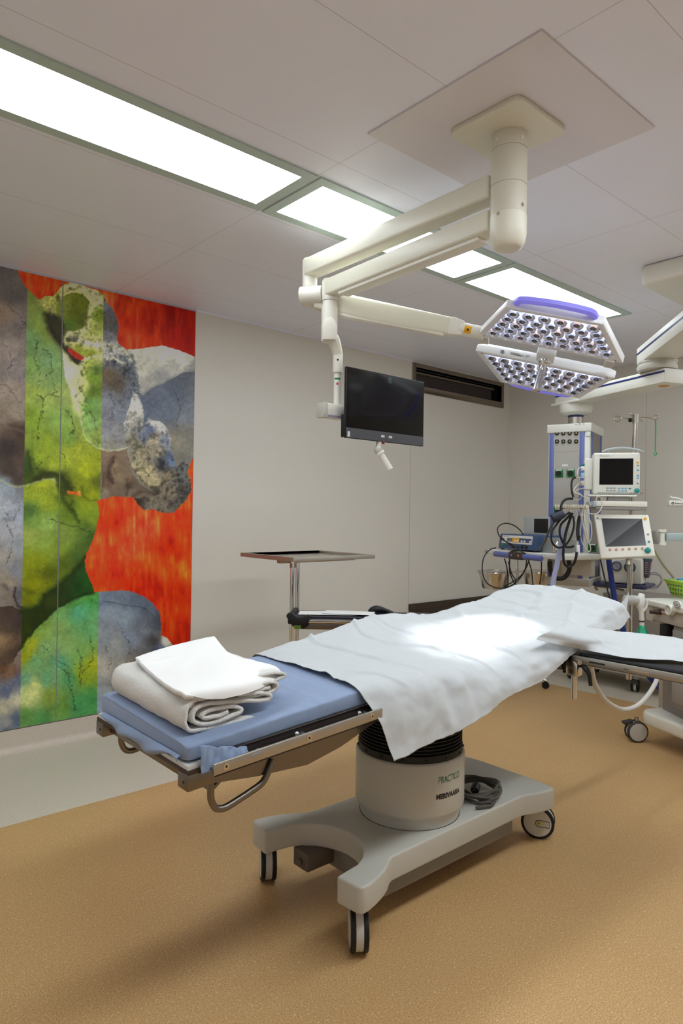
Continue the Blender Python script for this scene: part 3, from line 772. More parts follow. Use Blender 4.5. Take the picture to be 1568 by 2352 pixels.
# ------------------------------------------------------------------ blue covered leg pad
m_blue = mat('blue_nonwoven', (142, 160, 190), .75, bump=(900, .25, .0006), var=(14, (132, 150, 182), .5), sheen=.2)
def fbm(p, s, o=3):
    return noise.fractal(V(p)*s, 1., 2., o, noise_basis='PERLIN_ORIGINAL')
def ridge(p, s):
    return 1-abs(noise.noise(V(p)*s))*2
px0, px1, py0_, py1_ = .880, 1.66, 1.600, 2.180
def padpt(u, v):
    x = px0+(px1-px0)*u
    # superellipse section, v around; exponent pushes towards a box
    a = 2*math.pi*v+math.pi/4; cy_ = (py0_+py1_)/2; e = .26
    k = 1.
    d0 = min(1, max(0, (x-px0))/.022); k = 1-.16*(1-math.sqrt(max(0, 1-(1-d0)**2)))
    zlo = zt(x); zn = .842+.086*(x-.95)-zlo; zf = .862+.084*(x-.95)-zlo
    ca, sa = math.cos(a), math.sin(a)
    yy = math.copysign(abs(ca)**e, ca); zz = math.copysign(abs(sa)**e, sa)
    y = cy_+yy*(py1_-py0_)/2*(1-.03*(1-k)/.16*1.)
    t = (y-py0_)/(py1_-py0_); h = zn+(zf-zn)*t
    z = zlo+h/2+zz*h/2*k*(1 if zz > -.5 else 1)
    w = .0035*fbm((x*1.3, y*1.3, z*6), 5)+.0025*max(0, ridge((x*2, y*2+x, z), 3.1)-.8)*5
    for xc in (1.10, 1.34, 1.52): w += .0035*max(0, 1-abs(x-xc-.02*(y-1.9))/.007)
    top = max(0, zz)
    if yy < -.8: y -= .5*w+.002*fbm((x*3, 0, z*10), 4)
    return V((x, y, z+top*w*.6 + (.0 if zz > -.3 else 0)))
b = MB(); nu, nv = 90, 96; vs = []
for i in range(nu):
    for j in range(nv): vs.append(padpt(i/(nu-1), j/nv))
fs = [(i*nv+j, i*nv+(j+1) % nv, (i+1)*nv+(j+1) % nv, (i+1)*nv+j) for i in range(nu-1) for j in range(nv)]+[tuple(range(nv-1, -1, -1)), tuple(range((nu-1)*nv, nu*nv))]
b.add(vs, fs)
PAD = b.build('blue_sheet', m_blue, org=(.9, 1.89, .79), ang=60)
tag(PAD, 'light blue fitted sheet over the foot pad of the operating table', 'sheet')
# seams pressed into the cover, and the slack cloth tucked under the foot end
def flap(u, v):
    y = 2.13-(2.13-1.63)*u
    s = math.sin(math.pi*min(1, u*1.02))
    drop = .006+.040*(s**.7)*(1-.35*u)+.006*math.sin(u*13)
    x = .876-.012*math.sin(v*math.pi*.9)-.008*math.sin(u*17+v*3)*v
    z = zt(.88)+.016-drop*v*1.0
    return V((x, y, z+.002*math.sin(u*23)*v))
MB().grid(flap, 70, 16).build('loose_end', m_blue, PAD, solid=.0015, ang=180)
c_ = [at(480, 1722, 'x', .90), at(516, 1700, 'y', 1.56), at(560, 1722, 'y', 1.56), at(558, 1735, 'y', 1.556), at(490, 1757, 'y', 1.556), at(468, 1742, 'x', .90)]
def bunch(u, v):
    # fabric pleats gathered at the near corner
    a = V((.905+.0*u, 1.586-.012*v, .835-.07*v)); bb = V((1.055, 1.592-.022*v, .80-.022*v))
    p = a.lerp(bb, u); f = math.sin(u*14+v*4)*.006*(1-u*.3)+math.sin(u*31)*.002
    return p+V((0, -abs(f)-.006*math.sin(math.pi*u), f*.4))
MB().grid(bunch, 60, 16).build('corner_pleat', m_blue, PAD, solid=.002, ang=180)
def ear(u, v):
    a = V((.93, 1.566, .782-.024*v)); bb = V((1.075, 1.560, .795-.014*v)); p = a.lerp(bb, u)
    return p+V((0, -.012*math.sin(math.pi*v)-.003*math.sin(u*9), .004*math.sin(u*8)))
MB().grid(ear, 40, 10).build('corner_tail', m_blue, PAD, solid=.002, ang=180)

# ------------------------------------------------------------------ white nonwoven sheet draped over the table
m_sheet = mat('white_nonwoven', (204, 207, 208), .8, bump=(1100, .35, .0006), var=(400, (192, 196, 198), .5), sheen=.1)
ST = [  # x, then z of: far hang, far edge, far mid, centre, near mid, near ridge, half drop, hem ; hem x shift
 (1.480, .885, .909, .912, .912, .906, .893, .79, .660, .095),
 (1.60, .895, .925, .922, .914, .908, .896, .79, .664, .04),
 (1.72, .905, .943, .932, .916, .907, .892, .785, .672, -.02),
 (1.84, .92, .962, .942, .918, .905, .884, .785, .684, 0),
 (1.96, .935, .981, .952, .922, .902, .876, .79, .700, .0),
 (2.08, .945, .996, .960, .925, .902, .868, .79, .722, 0),
 (2.20, .95, 1.0, .966, .932, .906, .866, .805, .750, -.03),
 (2.30, .945, .992, .966, .938, .912, .868, .812, .766, -.02),
 (2.40, .93, .978, .966, .946, .922, .880, .825, .776, 0),
 (2.50, .93, .977, .970, .956, .940, .905, .84, .803, 0),
 (2.60, .94, .986, .978, .968, .955, .928, .87, .840, 0),
 (2.70, .95, .998, .986, .977, .966, .944, .90, .876, 0),
 (2.82, .96, 1.010, .998, .986, .976, .958, .925, .900, 0),
 (2.94, .98, 1.028, 1.016, 1.004, .992, .974, .945, .915, 0),
 (3.05, 1.0, 1.054, 1.052, 1.040, 1.02, .998, .955, .920, 0),
 (3.13, 1.01, 1.067, 1.078, 1.074, 1.055, 1.022, .97, .928, .0),
 (3.19, 1.01, 1.071, 1.084, 1.087, 1.072, 1.045, 1.0, .958, .0),
 (3.215, .98, 1.045, 1.060, 1.066, 1.055, 1.030, 1.0, .975, .0),
 (3.23, .90, .97, .985, .99, .985, .98, .97, .955, .0)]
YC = [2.205, 2.170, 2.06, 1.90, 1.74, 1.606, 1.545, 1.532]
def cr_(a, b, c, d, t): return .5*((2*b)+(c-a)*t+(2*a-5*b+4*c-d)*t*t+(3*b-a-3*c+d)*t**3)
NETP = []
for s in ST:
    row = []
    for j in range(8):
        w = max(0, j-5)/2.; row.append(V((s[0]+s[9]*w+(0.006*0), YC[j]-(.012 if (j == 7 and s[0] < 2.2) else 0)+(.02 if (j >= 6 and s[0] > 2.75) else 0)-(.012 if (j >= 5 and s[0] > 3.1) else 0), s[1+j])))
    NETP.append(row)
def net(N, u, v):
    n, m = len(N), len(N[0]); fu, fv = u*(n-1), v*(m-1); i, j = min(int(fu), n-2), min(int(fv), m-2); tu, tv = fu-i, fv-j
    def g(i, j): return N[max(0, min(n-1, i))][max(0, min(m-1, j))]
    rows = [cr_(g(i+k, j-1), g(i+k, j), g(i+k, j+1), g(i+k, j+2), tv) for k in (-1, 0, 1, 2)]
    return cr_(*rows, tu)
creases = [  # straight pressed folds: (x0,y0,x1,y1,height,width)
 (1.75, 2.19, 1.78, 1.62, .0030, .012), (2.06, 2.19, 2.10, 1.60, .0035, .012), (2.42, 2.19, 2.40, 1.60, .0035, .012), (2.80, 2.19, 2.86, 1.58, .004, .012),
 (1.5, 1.90, 3.2, 1.94, .0035, .012), (1.5, 1.72, 2.5, 1.70, .003, .012), (2.95, 2.15, 2.90, 1.7, .004, .015), (3.05, 1.75, 2.72, 1.60, .006, .018), (2.62, 1.98, 3.1, 1.78, .004, .014)]
peaks = [  # local folds on the near side: x, z centre, radius x, radius z, push out
 (1.80, .86, .045, .06, .014), (1.90, .82, .030, .09, -.016), (1.965, .86, .028, .05, .016), (2.02, .80, .03, .08, -.010), (2.30, .84, .05, .05, -.010),
 (2.42, .86, .045, .05, .012), (1.62, .78, .06, .10, .008), (2.12, .80, .05, .06, .006), (1.86, .72, .02, .05, .008), (2.56, .88, .05, .04, .008)]
def sheetpt(u, v):
    p = net(NETP, u, v)
    side_ = max(0, min(1, (v-.66)/.12))
    w = .006*fbm((p.x*1.0, p.y*1.2, p.z*1.2), 4.5, 3)+.0028*fbm((p.x, p.y, p.z), 16, 2)
    rg = max(0, ridge((p.x*1.6+.3*p.y, p.y*1.3-.4*p.x, p.z), 2.7)-.84)*.07
    h = 0
    for x0, y0, x1, y1, hh, ww in creases:
        dx, dy = x1-x0, y1-y0; L2 = dx*dx+dy*dy; t = max(0, min(1, ((p.x-x0)*dx+(p.y-y0)*dy)/L2))
        dd = math.hypot(p.x-x0-t*dx, p.y-y0-t*dy); h += 1.5*hh*max(0, 1-dd/ww)
    out = 0
    for x, z, rx, rz, a in peaks: out += a*math.exp(-((p.x-x)/rx)**2-((p.z-z)/rz)**2)
    p = p+V((0, 0, 1))*((w+rg+h)*(1-side_*.8))+V((0, -1, 0))*(side_*(out+w*1.6+h*.6))
    # slightly ragged hems
    if v > .97 or v < .02 or u < .01: p = p+V((.002*math.sin(p.x*70), 0, .0025*fbm((p.x*4, p.y*4, 1), 9, 2)))
    return p
SH = MB().grid(sheetpt, 300, 130).build('white_sheet', m_sheet, org=(2.3, 1.89, .9), ang=180, solid=.0012)
tag(SH, 'white nonwoven sheet draped over the middle and head of the operating table', 'sheet')
# flying tip at the head corner
def tip(u, v):
    a = at(1408, 1400, 'x', 3.19); c = at(1436, 1424, 'x', 3.20); bb = at(1444, 1359, 'x', 3.25)
    return a.lerp(c, v).lerp(bb, u)+V((0, -.010*math.sin(u*math.pi)*(1-v), 0))
MB().grid(tip, 14, 10).build('raised_corner', m_sheet, SH, solid=.0012, ang=180)

# second white sheet over the arm board
an = [[(1232, 1469, .945), (1236, 1462, .955), (1262, 1450, .972), (1298, 1438, .978), (1310, 1436, .978)],
      [(1278, 1480, .918), (1282, 1470, .935), (1300, 1458, .955), (1330, 1445, .968), (1342, 1441, .968)],
      [(1327, 1489, .893), (1330, 1478, .918), (1350, 1466, .938), (1378, 1449, .955), (1386, 1446, .95)],
      [(1372, 1499, .886), (1376, 1484, .908), (1398, 1470, .93), (1424, 1454, .948), (1436, 1452, .94)],
      [(1432, 1510, .883), (1438, 1492, .902), (1455, 1478, .92), (1474, 1460, .94), (1486, 1458, .93)],
      [(1490, 1517, .882), (1494, 1500, .90), (1510, 1486, .915), (1524, 1468, .935), (1536, 1464, .925)],
      [(1568, 1520, .884), (1568, 1506, .90), (1568, 1492, .91), (1568, 1474, .93), (1568, 1469, .925)],
      [(1700, 1545, .87), (1700, 1530, .895), (1700, 1512, .905), (1700, 1495, .92), (1700, 1490, .915)]]
AN = [[at(x, y, 'z', z) for x, y, z in row] for row in an]
def armpt(u, v):
    p = net(AN, u, v); w = .003*fbm(p, 7, 3)+max(0, ridge(p, 4)-.85)*.03
    return p+V((0, 0, w*.7))
AS = MB().grid(armpt, 140, 50).build('white_sheet', m_sheet, org=(2.8, 1.2, .88), ang=180, solid=.0012)
tag(AS, 'white nonwoven strip laid over the arm board at the right', 'sheet')

# ------------------------------------------------------------------ towels on the foot end
m_terry = mat('terry_cotton', (250, 247, 240), .95, bump=(330, .9, .006), sheen=.3)
m_lin = mat('white_linen', (250, 249, 246), .85, bump=(500, .15, .001), sheen=.1)
def zpad(x): return .846+.086*(x-.95)+.006
def folded(b, sec, y0, y1, x0, z0, wob, th, ny=26, dx=0., dz=0.):
    "closed section polyline (x,z) swept along Y, wobbling a little"
    n = len(sec)
    for i in range(ny):
        t = i/(ny-1); y = y0+(y1-y0)*t
        for k, (sx_, sz_) in enumerate(sec):
            q_ = V((sx_*9+k*.02, y*5, sz_*9))
            b.v.append(V((x0+dx*t+sx_+wob*fbm(q_, 1.3), y+wob*.8*fbm(q_+V((3, 3, 3)), 1.2), z0+dz*t+sz_+wob*.8*fbm(q_+V((7, 1, 2)), 1.5))))
    k0 = len(b.v)-n*ny
    for i in range(ny-1):
        for k in range(n-1): b.f.append((k0+i*n+k, k0+i*n+k+1, k0+(i+1)*n+k+1, k0+(i+1)*n+k)); b.mi.append(b.m)
# bottom towel: the cloth wraps from the right, around the left end and curls in on itself
def spiral():
    pts = [(.285, .004), (.20, .004), (.10, .004), (.03, .006), (.008, .022), (.002, .045), (.010, .072), (.035, .088), (.08, .092), (.14, .088), (.20, .080), (.27, .070),
           (.285, .060), (.27, .052), (.20, .060), (.13, .068), (.07, .072), (.035, .066), (.022, .048), (.030, .028), (.06, .020), (.12, .022), (.17, .030), (.185, .042), (.16, .052), (.11, .056), (.07, .052), (.055, .044), (.07, .036), (.11, .036), (.14, .042)]
    return [(p.x, p.y) for p in smooth_path([V((x, y, 0)) for x, y in pts], 5)]
b = MB(); folded(b, spiral(), 1.650, 2.135, .895, zpad(.93)-.004, .006, .01, 40, 0, .008)
tw = b.build('terry_towel', m_terry, ang=180); md = tw.modifiers.new('pile', 'SOLIDIFY'); md.thickness = .011; md.offset = 0
tag(tw, 'thick white terry towel folded over, bottom of the pile on the blue sheet', 'towel')
# middle towel: two soft folds showing at the right
pts = [(.02, .0), (.12, -.004), (.24, -.006), (.305, -.004), (.325, .008), (.320, .022), (.29, .028), (.24, .022), (.25, .012), (.29, .010), (.30, .014)]
sec = [(p.x, p.y) for p in smooth_path([V((x, y, 0)) for x, y in pts], 5)]
b = MB(); folded(b, sec, 1.66, 2.10, .885, .918, .005, .01, 30, .02, -.002)
pts2 = [(.10, .006), (.18, .004), (.26, .002), (.33, .008), (.352, .017), (.345, .027), (.30, .032), (.2, .028), (.12, .026)]
sec2 = [(p.x, p.y) for p in smooth_path([V((x, y, 0)) for x, y in pts2], 5)]
folded(b, sec2, 1.68, 2.06, .900, .934, .007, .01, 30, .02, -.002)
tw2 = b.build('terry_towel', m_terry, ang=180); md = tw2.modifiers.new('pile', 'SOLIDIFY'); md.thickness = .008; md.offset = 0
tag(tw2, 'white towel with two soft folded edges, middle of the pile on the blue sheet', 'towel')
# top cloth: smooth folded linen, slumping over the front
TOP = [[(312, 1519, 2.10), (370, 1500, 2.12), (430, 1483, 2.13), (492, 1470, 2.13)],
       [(325, 1534, 2.02), (385, 1516, 2.03), (448, 1500, 2.03), (506, 1488, 2.03)],
       [(350, 1556, 1.92), (408, 1540, 1.92), (470, 1520, 1.93), (525, 1508, 1.93)],
       [(378, 1578, 1.80), (440, 1562, 1.79), (505, 1538, 1.80), (556, 1522, 1.85)],
       [(400, 1594, 1.70), (455, 1582, 1.69), (540, 1558, 1.70), (625, 1536, 1.77)],
       [(415, 1600, 1.670), (468, 1592, 1.655), (560, 1575, 1.655), (640, 1552, 1.73)],
       [(422, 1606, 1.655), (490, 1606, 1.645), (560, 1594, 1.645), (636, 1566, 1.70)]]
def topz(i): return (.968, .972, .972, .968, .958, .948, .935)[i]
TN = [[at(x, y, 'y', yy) for x, y, yy in row] for row in TOP]
for r_ in TN: print('towel z', [tuple(round(c, 3) for c in p) for p in r_])
def toppt(u, v):
    p = net(TN, u, v); w = .003*fbm(p, 9, 3)+max(0, ridge(p, 5)-.8)*.018
    return p+V((0, -.3*w, w))
b = MB(); b.grid(toppt, 70, 46)
tw3 = b.build('folded_cloth', m_lin, ang=180); md = tw3.modifiers.new('layers', 'SOLIDIFY'); md.thickness = .014; md.offset = -1
tag(tw3, 'smooth white folded cloth lying on top of the towel pile', 'cloth')
# ------------------------------------------------------------------ printed picture panels on the left wall
# colours of the print, read at points of the wall; (x, y) are places on the picture, evaluated on the wall surface itself
def vnoise(x, y, seed):
    xi = np.floor(x).astype(np.int64); yi = np.floor(y).astype(np.int64); fx = x-xi; fy = y-yi
    fx = fx*fx*(3-2*fx); fy = fy*fy*(3-2*fy)
    def h(a, b):
        n = (a*374761393+b*668265263+seed*1442695041) & 0xffffffff
        n = ((n ^ (n >> 13))*1274126177) & 0xffffffff
        return ((n ^ (n >> 16)) & 0xffff)/65535.0
    a = h(xi, yi)*(1-fx)+h(xi+1, yi)*fx; b = h(xi, yi+1)*(1-fx)+h(xi+1, yi+1)*fx
    return a*(1-fy)+b*fy
def vfbm(x, y, seed, o=4):
    s = 0; a = .5; t = 0
    for i in range(o): s = s+a*vnoise(x*2**i+17*i, y*2**i+31*i, seed+i); t += a; a *= .5
    return s/t
def inpoly(x, y, poly):
    c = np.zeros(x.shape, bool); n = len(poly); j = n-1
    for i in range(n):
        xi, yi = poly[i]; xj, yj = poly[j]
        if yi != yj: c ^= ((yi > y) != (yj > y)) & (x < (xj-xi)*(y-yi)/(yj-yi)+xi)
        j = i
    return c
def pdist(x, y, pts):
    d = np.full(x.shape, 1e9)
    for (x0, y0), (x1, y1) in zip(pts[:-1], pts[1:]):
        dx, dy = x1-x0, y1-y0; t = np.clip(((x-x0)*dx+(y-y0)*dy)/(dx*dx+dy*dy+1e-9), 0, 1)
        d = np.minimum(d, np.hypot(x-x0-t*dx, y-y0-t*dy))
    return d
def idw(x, y, S_, p=3.2):
    num = np.zeros(x.shape+(3,)); den = np.zeros(x.shape)
    for a, b, c in S_:
        w = 1/(((x-a)**2+(y-b)**2+20)**(p/2)); num += w[..., None]*np.array(c, float); den += w
    return num/den[..., None]
S_G = [(75,690,(110,125,60)),(100,760,(120,140,60)),(75,780,(105,140,85)),(110,830,(110,145,95)),(125,860,(120,150,90)),(75,850,(120,150,80)),(75,900,(140,160,70)),(110,920,(140,160,80)),(130,960,(120,150,70)),(75,960,(115,140,40)),(100,870,(130,155,90)),
(70,1020,(110,130,45)),(100,1020,(125,145,40)),(120,1070,(140,155,45)),(90,1050,(130,150,40)),(66,1062,(52,72,22)),(62,1085,(50,70,20)),(150,1060,(150,165,50)),(180,1040,(150,160,45)),(200,1080,(155,165,30)),(220,1070,(140,150,35)),(160,1000,(110,140,60)),(190,990,(135,150,60)),
(160,950,(115,145,65)),(215,930,(110,150,80)),(210,970,(125,160,90)),(225,1000,(130,150,70)),(158,860,(235,228,175)),(150,830,(228,222,170)),(172,868,(225,220,150)),(160,905,(150,165,90)),(180,700,(95,105,30)),(170,720,(90,100,25)),(152,700,(120,130,50)),(192,738,(80,90,30)),(160,745,(85,110,40)),
(140,745,(60,62,30)),(130,765,(50,50,30)),(150,795,(45,40,25)),(170,828,(42,42,22)),(200,665,(190,195,130)),(165,657,(190,190,120)),(125,690,(170,170,90)),(110,700,(150,155,70)),(218,690,(180,188,125)),(228,725,(105,125,40)),(215,755,(150,160,80)),(165,780,(190,190,120)),(200,788,(190,195,130)),(225,792,(190,190,130)),
(180,805,(140,150,50)),(210,812,(130,140,45)),(225,822,(175,180,110)),(195,840,(150,165,70)),(190,880,(205,208,125)),(215,870,(110,140,40)),(225,850,(95,120,50)),(215,900,(80,100,30)),(205,935,(100,135,60)),(178,940,(190,200,130)),(172,915,(210,215,150)),
(70,1125,(135,150,40)),(100,1112,(155,165,40)),(125,1125,(130,145,40)),(110,1150,(140,155,40)),(140,1142,(90,110,30)),(160,1165,(85,105,22)),(200,1160,(125,140,30)),(215,1180,(110,130,30)),(150,1185,(95,118,35)),(68,1178,(70,100,45)),(80,1200,(105,135,60)),(112,1200,(130,160,80)),(75,1230,(135,150,70)),(100,1245,(120,145,60)),
(150,1230,(110,130,55)),(190,1220,(80,105,38)),(208,1240,(58,82,30)),(180,1278,(66,90,35)),(130,1270,(115,135,42)),(90,1290,(115,125,20)),(62,1300,(110,120,20)),(112,1312,(80,90,15)),(145,1295,(75,92,25)),(80,1340,(110,115,10)),(62,1378,(95,100,10)),(88,1378,(100,110,15)),(112,1368,(45,55,15)),(60,1412,(36,46,10)),(90,1405,(30,40,10)),
(130,1352,(32,48,15)),(160,1325,(30,55,20)),(188,1312,(33,68,25)),(202,1340,(25,65,20)),(190,1360,(22,55,18)),(60,1450,(40,50,10)),(80,1435,(32,42,10)),(88,1098,(50,60,20)),(112,1094,(50,60,20)),(140,1103,(62,72,20)),(152,1115,(50,60,15)),(175,1112,(115,125,22)),(195,1125,(112,122,20)),(212,1140,(130,140,20)),(222,1108,(88,98,25)),
(170,1385,(60,115,55)),(210,1370,(60,130,60)),(140,1405,(100,145,85)),(180,1405,(80,150,110)),(100,1438,(110,140,60)),(130,1445,(115,145,80)),(205,1440,(90,145,90)),(70,1480,(140,145,30)),(100,1490,(110,145,90)),(150,1490,(115,145,85)),(58,1505,(130,135,20)),(80,1520,(95,140,90)),(140,1520,(85,145,105)),(180,1500,(105,145,75)),
(212,1530,(135,145,30)),(190,1550,(120,135,30)),(160,1560,(75,130,80)),(105,1560,(85,130,90)),(60,1560,(95,138,100)),(115,1600,(110,130,50)),(140,1620,(85,120,50)),(180,1620,(60,120,70)),(210,1610,(60,125,65)),(60,1640,(80,122,60)),(95,1650,(65,115,60)),(72,1590,(175,178,115)),(62,1612,(160,165,105)),(78,1575,(165,170,105))]
S_L = [(20,640,(95,90,88)),(30,680,(88,82,80)),(10,720,(120,105,90)),(40,750,(110,102,98)),(20,800,(130,120,112)),(45,850,(125,117,114)),(20,900,(140,128,115)),(40,950,(135,125,110)),(15,962,(122,110,96)),(30,985,(75,60,50)),(52,995,(60,48,42)),(20,1030,(50,42,40)),(40,1060,(70,58,50)),(20,1080,(65,55,48)),(38,1098,(70,60,55)),
(10,1112,(120,130,140)),(25,1125,(130,140,150)),(46,1128,(110,112,118)),(15,1160,(150,156,162)),(40,1180,(135,142,152)),(20,1220,(145,147,152)),(45,1250,(130,136,142)),(15,1280,(130,126,120)),(40,1305,(110,112,118)),(15,1340,(125,115,100)),(30,1370,(112,102,92)),(46,1368,(80,82,88)),(20,1402,(60,48,42)),(40,1430,(55,46,46)),(15,1440,(70,58,48)),
(8,1470,(120,98,72)),(25,1480,(90,72,55)),(37,1500,(60,48,42)),(46,1515,(112,98,86)),(10,1532,(92,66,46)),(27,1545,(110,82,62)),(38,1562,(85,92,112)),(15,1590,(85,92,112)),(12,1625,(150,145,122)),(32,1608,(160,154,130)),(15,1660,(120,122,118)),(38,1655,(75,85,102)),(20,1685,(80,88,102))]
S_R = [(245,700,(100,106,116)),(255,720,(85,86,92)),(264,750,(80,80,84)),(245,740,(90,86,80)),(250,775,(108,112,116)),(260,797,(165,165,160)),(280,803,(160,160,155)),(248,812,(150,150,145)),(292,822,(95,100,108)),(260,832,(88,90,96)),(302,855,(74,80,88)),(250,862,(98,84,66)),(270,880,(86,76,64)),(302,900,(95,100,112)),(250,920,(115,118,126)),(280,945,(110,115,126)),
(250,980,(125,126,132)),(272,1005,(125,125,124)),(258,1028,(130,128,115)),(340,803,(192,192,178)),(380,808,(197,197,182)),(425,828,(188,188,175)),(350,830,(182,182,170)),(400,842,(165,165,158)),(326,850,(172,170,156)),(442,842,(140,140,136)),(340,880,(150,150,142)),(370,868,(142,144,142)),(422,868,(90,96,106)),(400,900,(84,91,105)),(345,925,(85,92,106)),(440,890,(92,96,104)),
(380,945,(95,102,116)),(430,950,(110,116,126)),(345,985,(84,94,116)),(425,1000,(116,113,106)),(405,1015,(120,115,101)),(436,1035,(110,108,100)),(312,922,(195,194,184)),(318,942,(175,172,160)),(298,965,(165,163,152)),(288,985,(150,150,145)),(322,972,(108,106,104)),(350,968,(186,184,174)),(368,976,(176,173,166)),(330,1003,(85,92,110)),(308,1012,(125,120,100)),(352,1010,(142,130,106)),
(380,1012,(108,114,126)),(330,1040,(136,126,101)),(360,1040,(130,122,105)),(300,1028,(116,112,98)),(340,1080,(142,132,102)),(318,1092,(152,142,108)),(372,1068,(66,66,72)),(392,1058,(90,106,132)),(385,1090,(116,106,86)),(350,1110,(142,132,102)),(402,1100,(100,95,85)),(424,1092,(84,84,82)),(426,1130,(74,71,68)),(390,1130,(112,102,86)),(352,1138,(106,96,80)),(320,1152,(54,47,42)),
(350,1165,(102,96,83)),(380,1168,(96,90,78)),(405,1152,(78,74,68)),(240,1045,(122,102,86)),(255,1060,(106,88,72)),(258,1085,(82,66,54)),(275,1070,(116,99,79)),(270,1095,(122,106,84)),(292,1060,(112,97,82)),(288,1102,(112,96,76)),(245,1112,(96,76,60)),(240,1132,(122,110,94)),(270,1130,(100,85,70)),(300,1132,(116,102,86)),(296,1115,(78,64,52)),
(240,1375,(100,112,130)),(280,1370,(100,110,126)),(312,1382,(84,94,110)),(340,1402,(80,88,102)),(362,1432,(68,74,85)),(250,1412,(115,126,136)),(290,1420,(110,122,133)),(330,1440,(95,101,112)),(352,1472,(60,58,60)),(240,1460,(120,126,131)),(270,1482,(130,133,131)),(302,1470,(114,122,136)),(330,1505,(86,84,84)),(240,1530,(150,146,136)),(280,1540,(140,136,126)),(312,1532,(95,85,72)),
(288,1576,(30,22,20)),(252,1600,(130,136,136)),(232,1620,(120,136,151)),(378,1470,(185,183,160)),(366,1492,(80,90,116))]
S_O = [(60,640,(196,66,22)),(100,655,(185,60,16)),(180,665,(170,44,10)),(300,740,(172,34,2)),(425,770,(148,14,0)),(400,715,(132,10,0)),(280,700,(166,44,12)),(255,690,(190,80,40)),(335,775,(166,34,2)),(310,770,(190,70,30)),(345,740,(150,22,0)),(250,1200,(196,46,10)),(300,1255,(212,78,38)),(400,1200,(202,52,10)),(250,1300,(212,62,22)),(350,1300,(198,68,16)),(425,1310,(206,84,20)),(300,1345,(182,32,0)),
(400,1360,(176,32,0)),(380,1420,(192,48,6)),(432,1450,(170,30,0)),(240,1250,(206,66,28)),(230,1345,(206,62,16)),(330,1215,(210,90,48)),(390,1265,(178,34,0)),(410,1160,(206,60,14)),(155,805,(170,50,35)),(170,1132,(222,88,30)),(350,1355,(160,20,0)),(420,1400,(184,40,2))]
ORANGE = [[(36,606),(460,606),(460,820),(448,820),(413,805),(373,794),(324,800),(291,803),(272,790),(268,776),(273,753),(269,731),(258,708),(245,695),(238,680),(226,667),(199,660),(180,651),(165,649),(148,652),(138,661),(130,672),(122,680),(104,680),(92,690),(61,662),(44,632)],
 [(460,1050),(444,1053),(436,1068),(430,1087),(438,1102),(438,1130),(425,1151),(410,1166),(400,1176),(389,1179),(365,1175),(350,1170),(331,1172),(315,1157),(306,1142),(260,1140),(230,1148),(222,1151),(227,1166),(228,1185),(220,1217),(211,1245),(199,1272),(194,1288),(197,1309),(205,1331),(213,1346),(216,1360),(240,1358),(263,1357),(290,1357),(306,1360),(331,1370),(352,1387),(366,1407),(371,1435),(369,1459),(383,1465),(398,1484),(420,1520),(440,1600),(460,1620)],
 [(155,800),(162,800),(184,814),(193,822),(186,829),(171,822),(156,808)],
 [(153,1126),(170,1130),(184,1127),(187,1139),(175,1137),(155,1134)]]
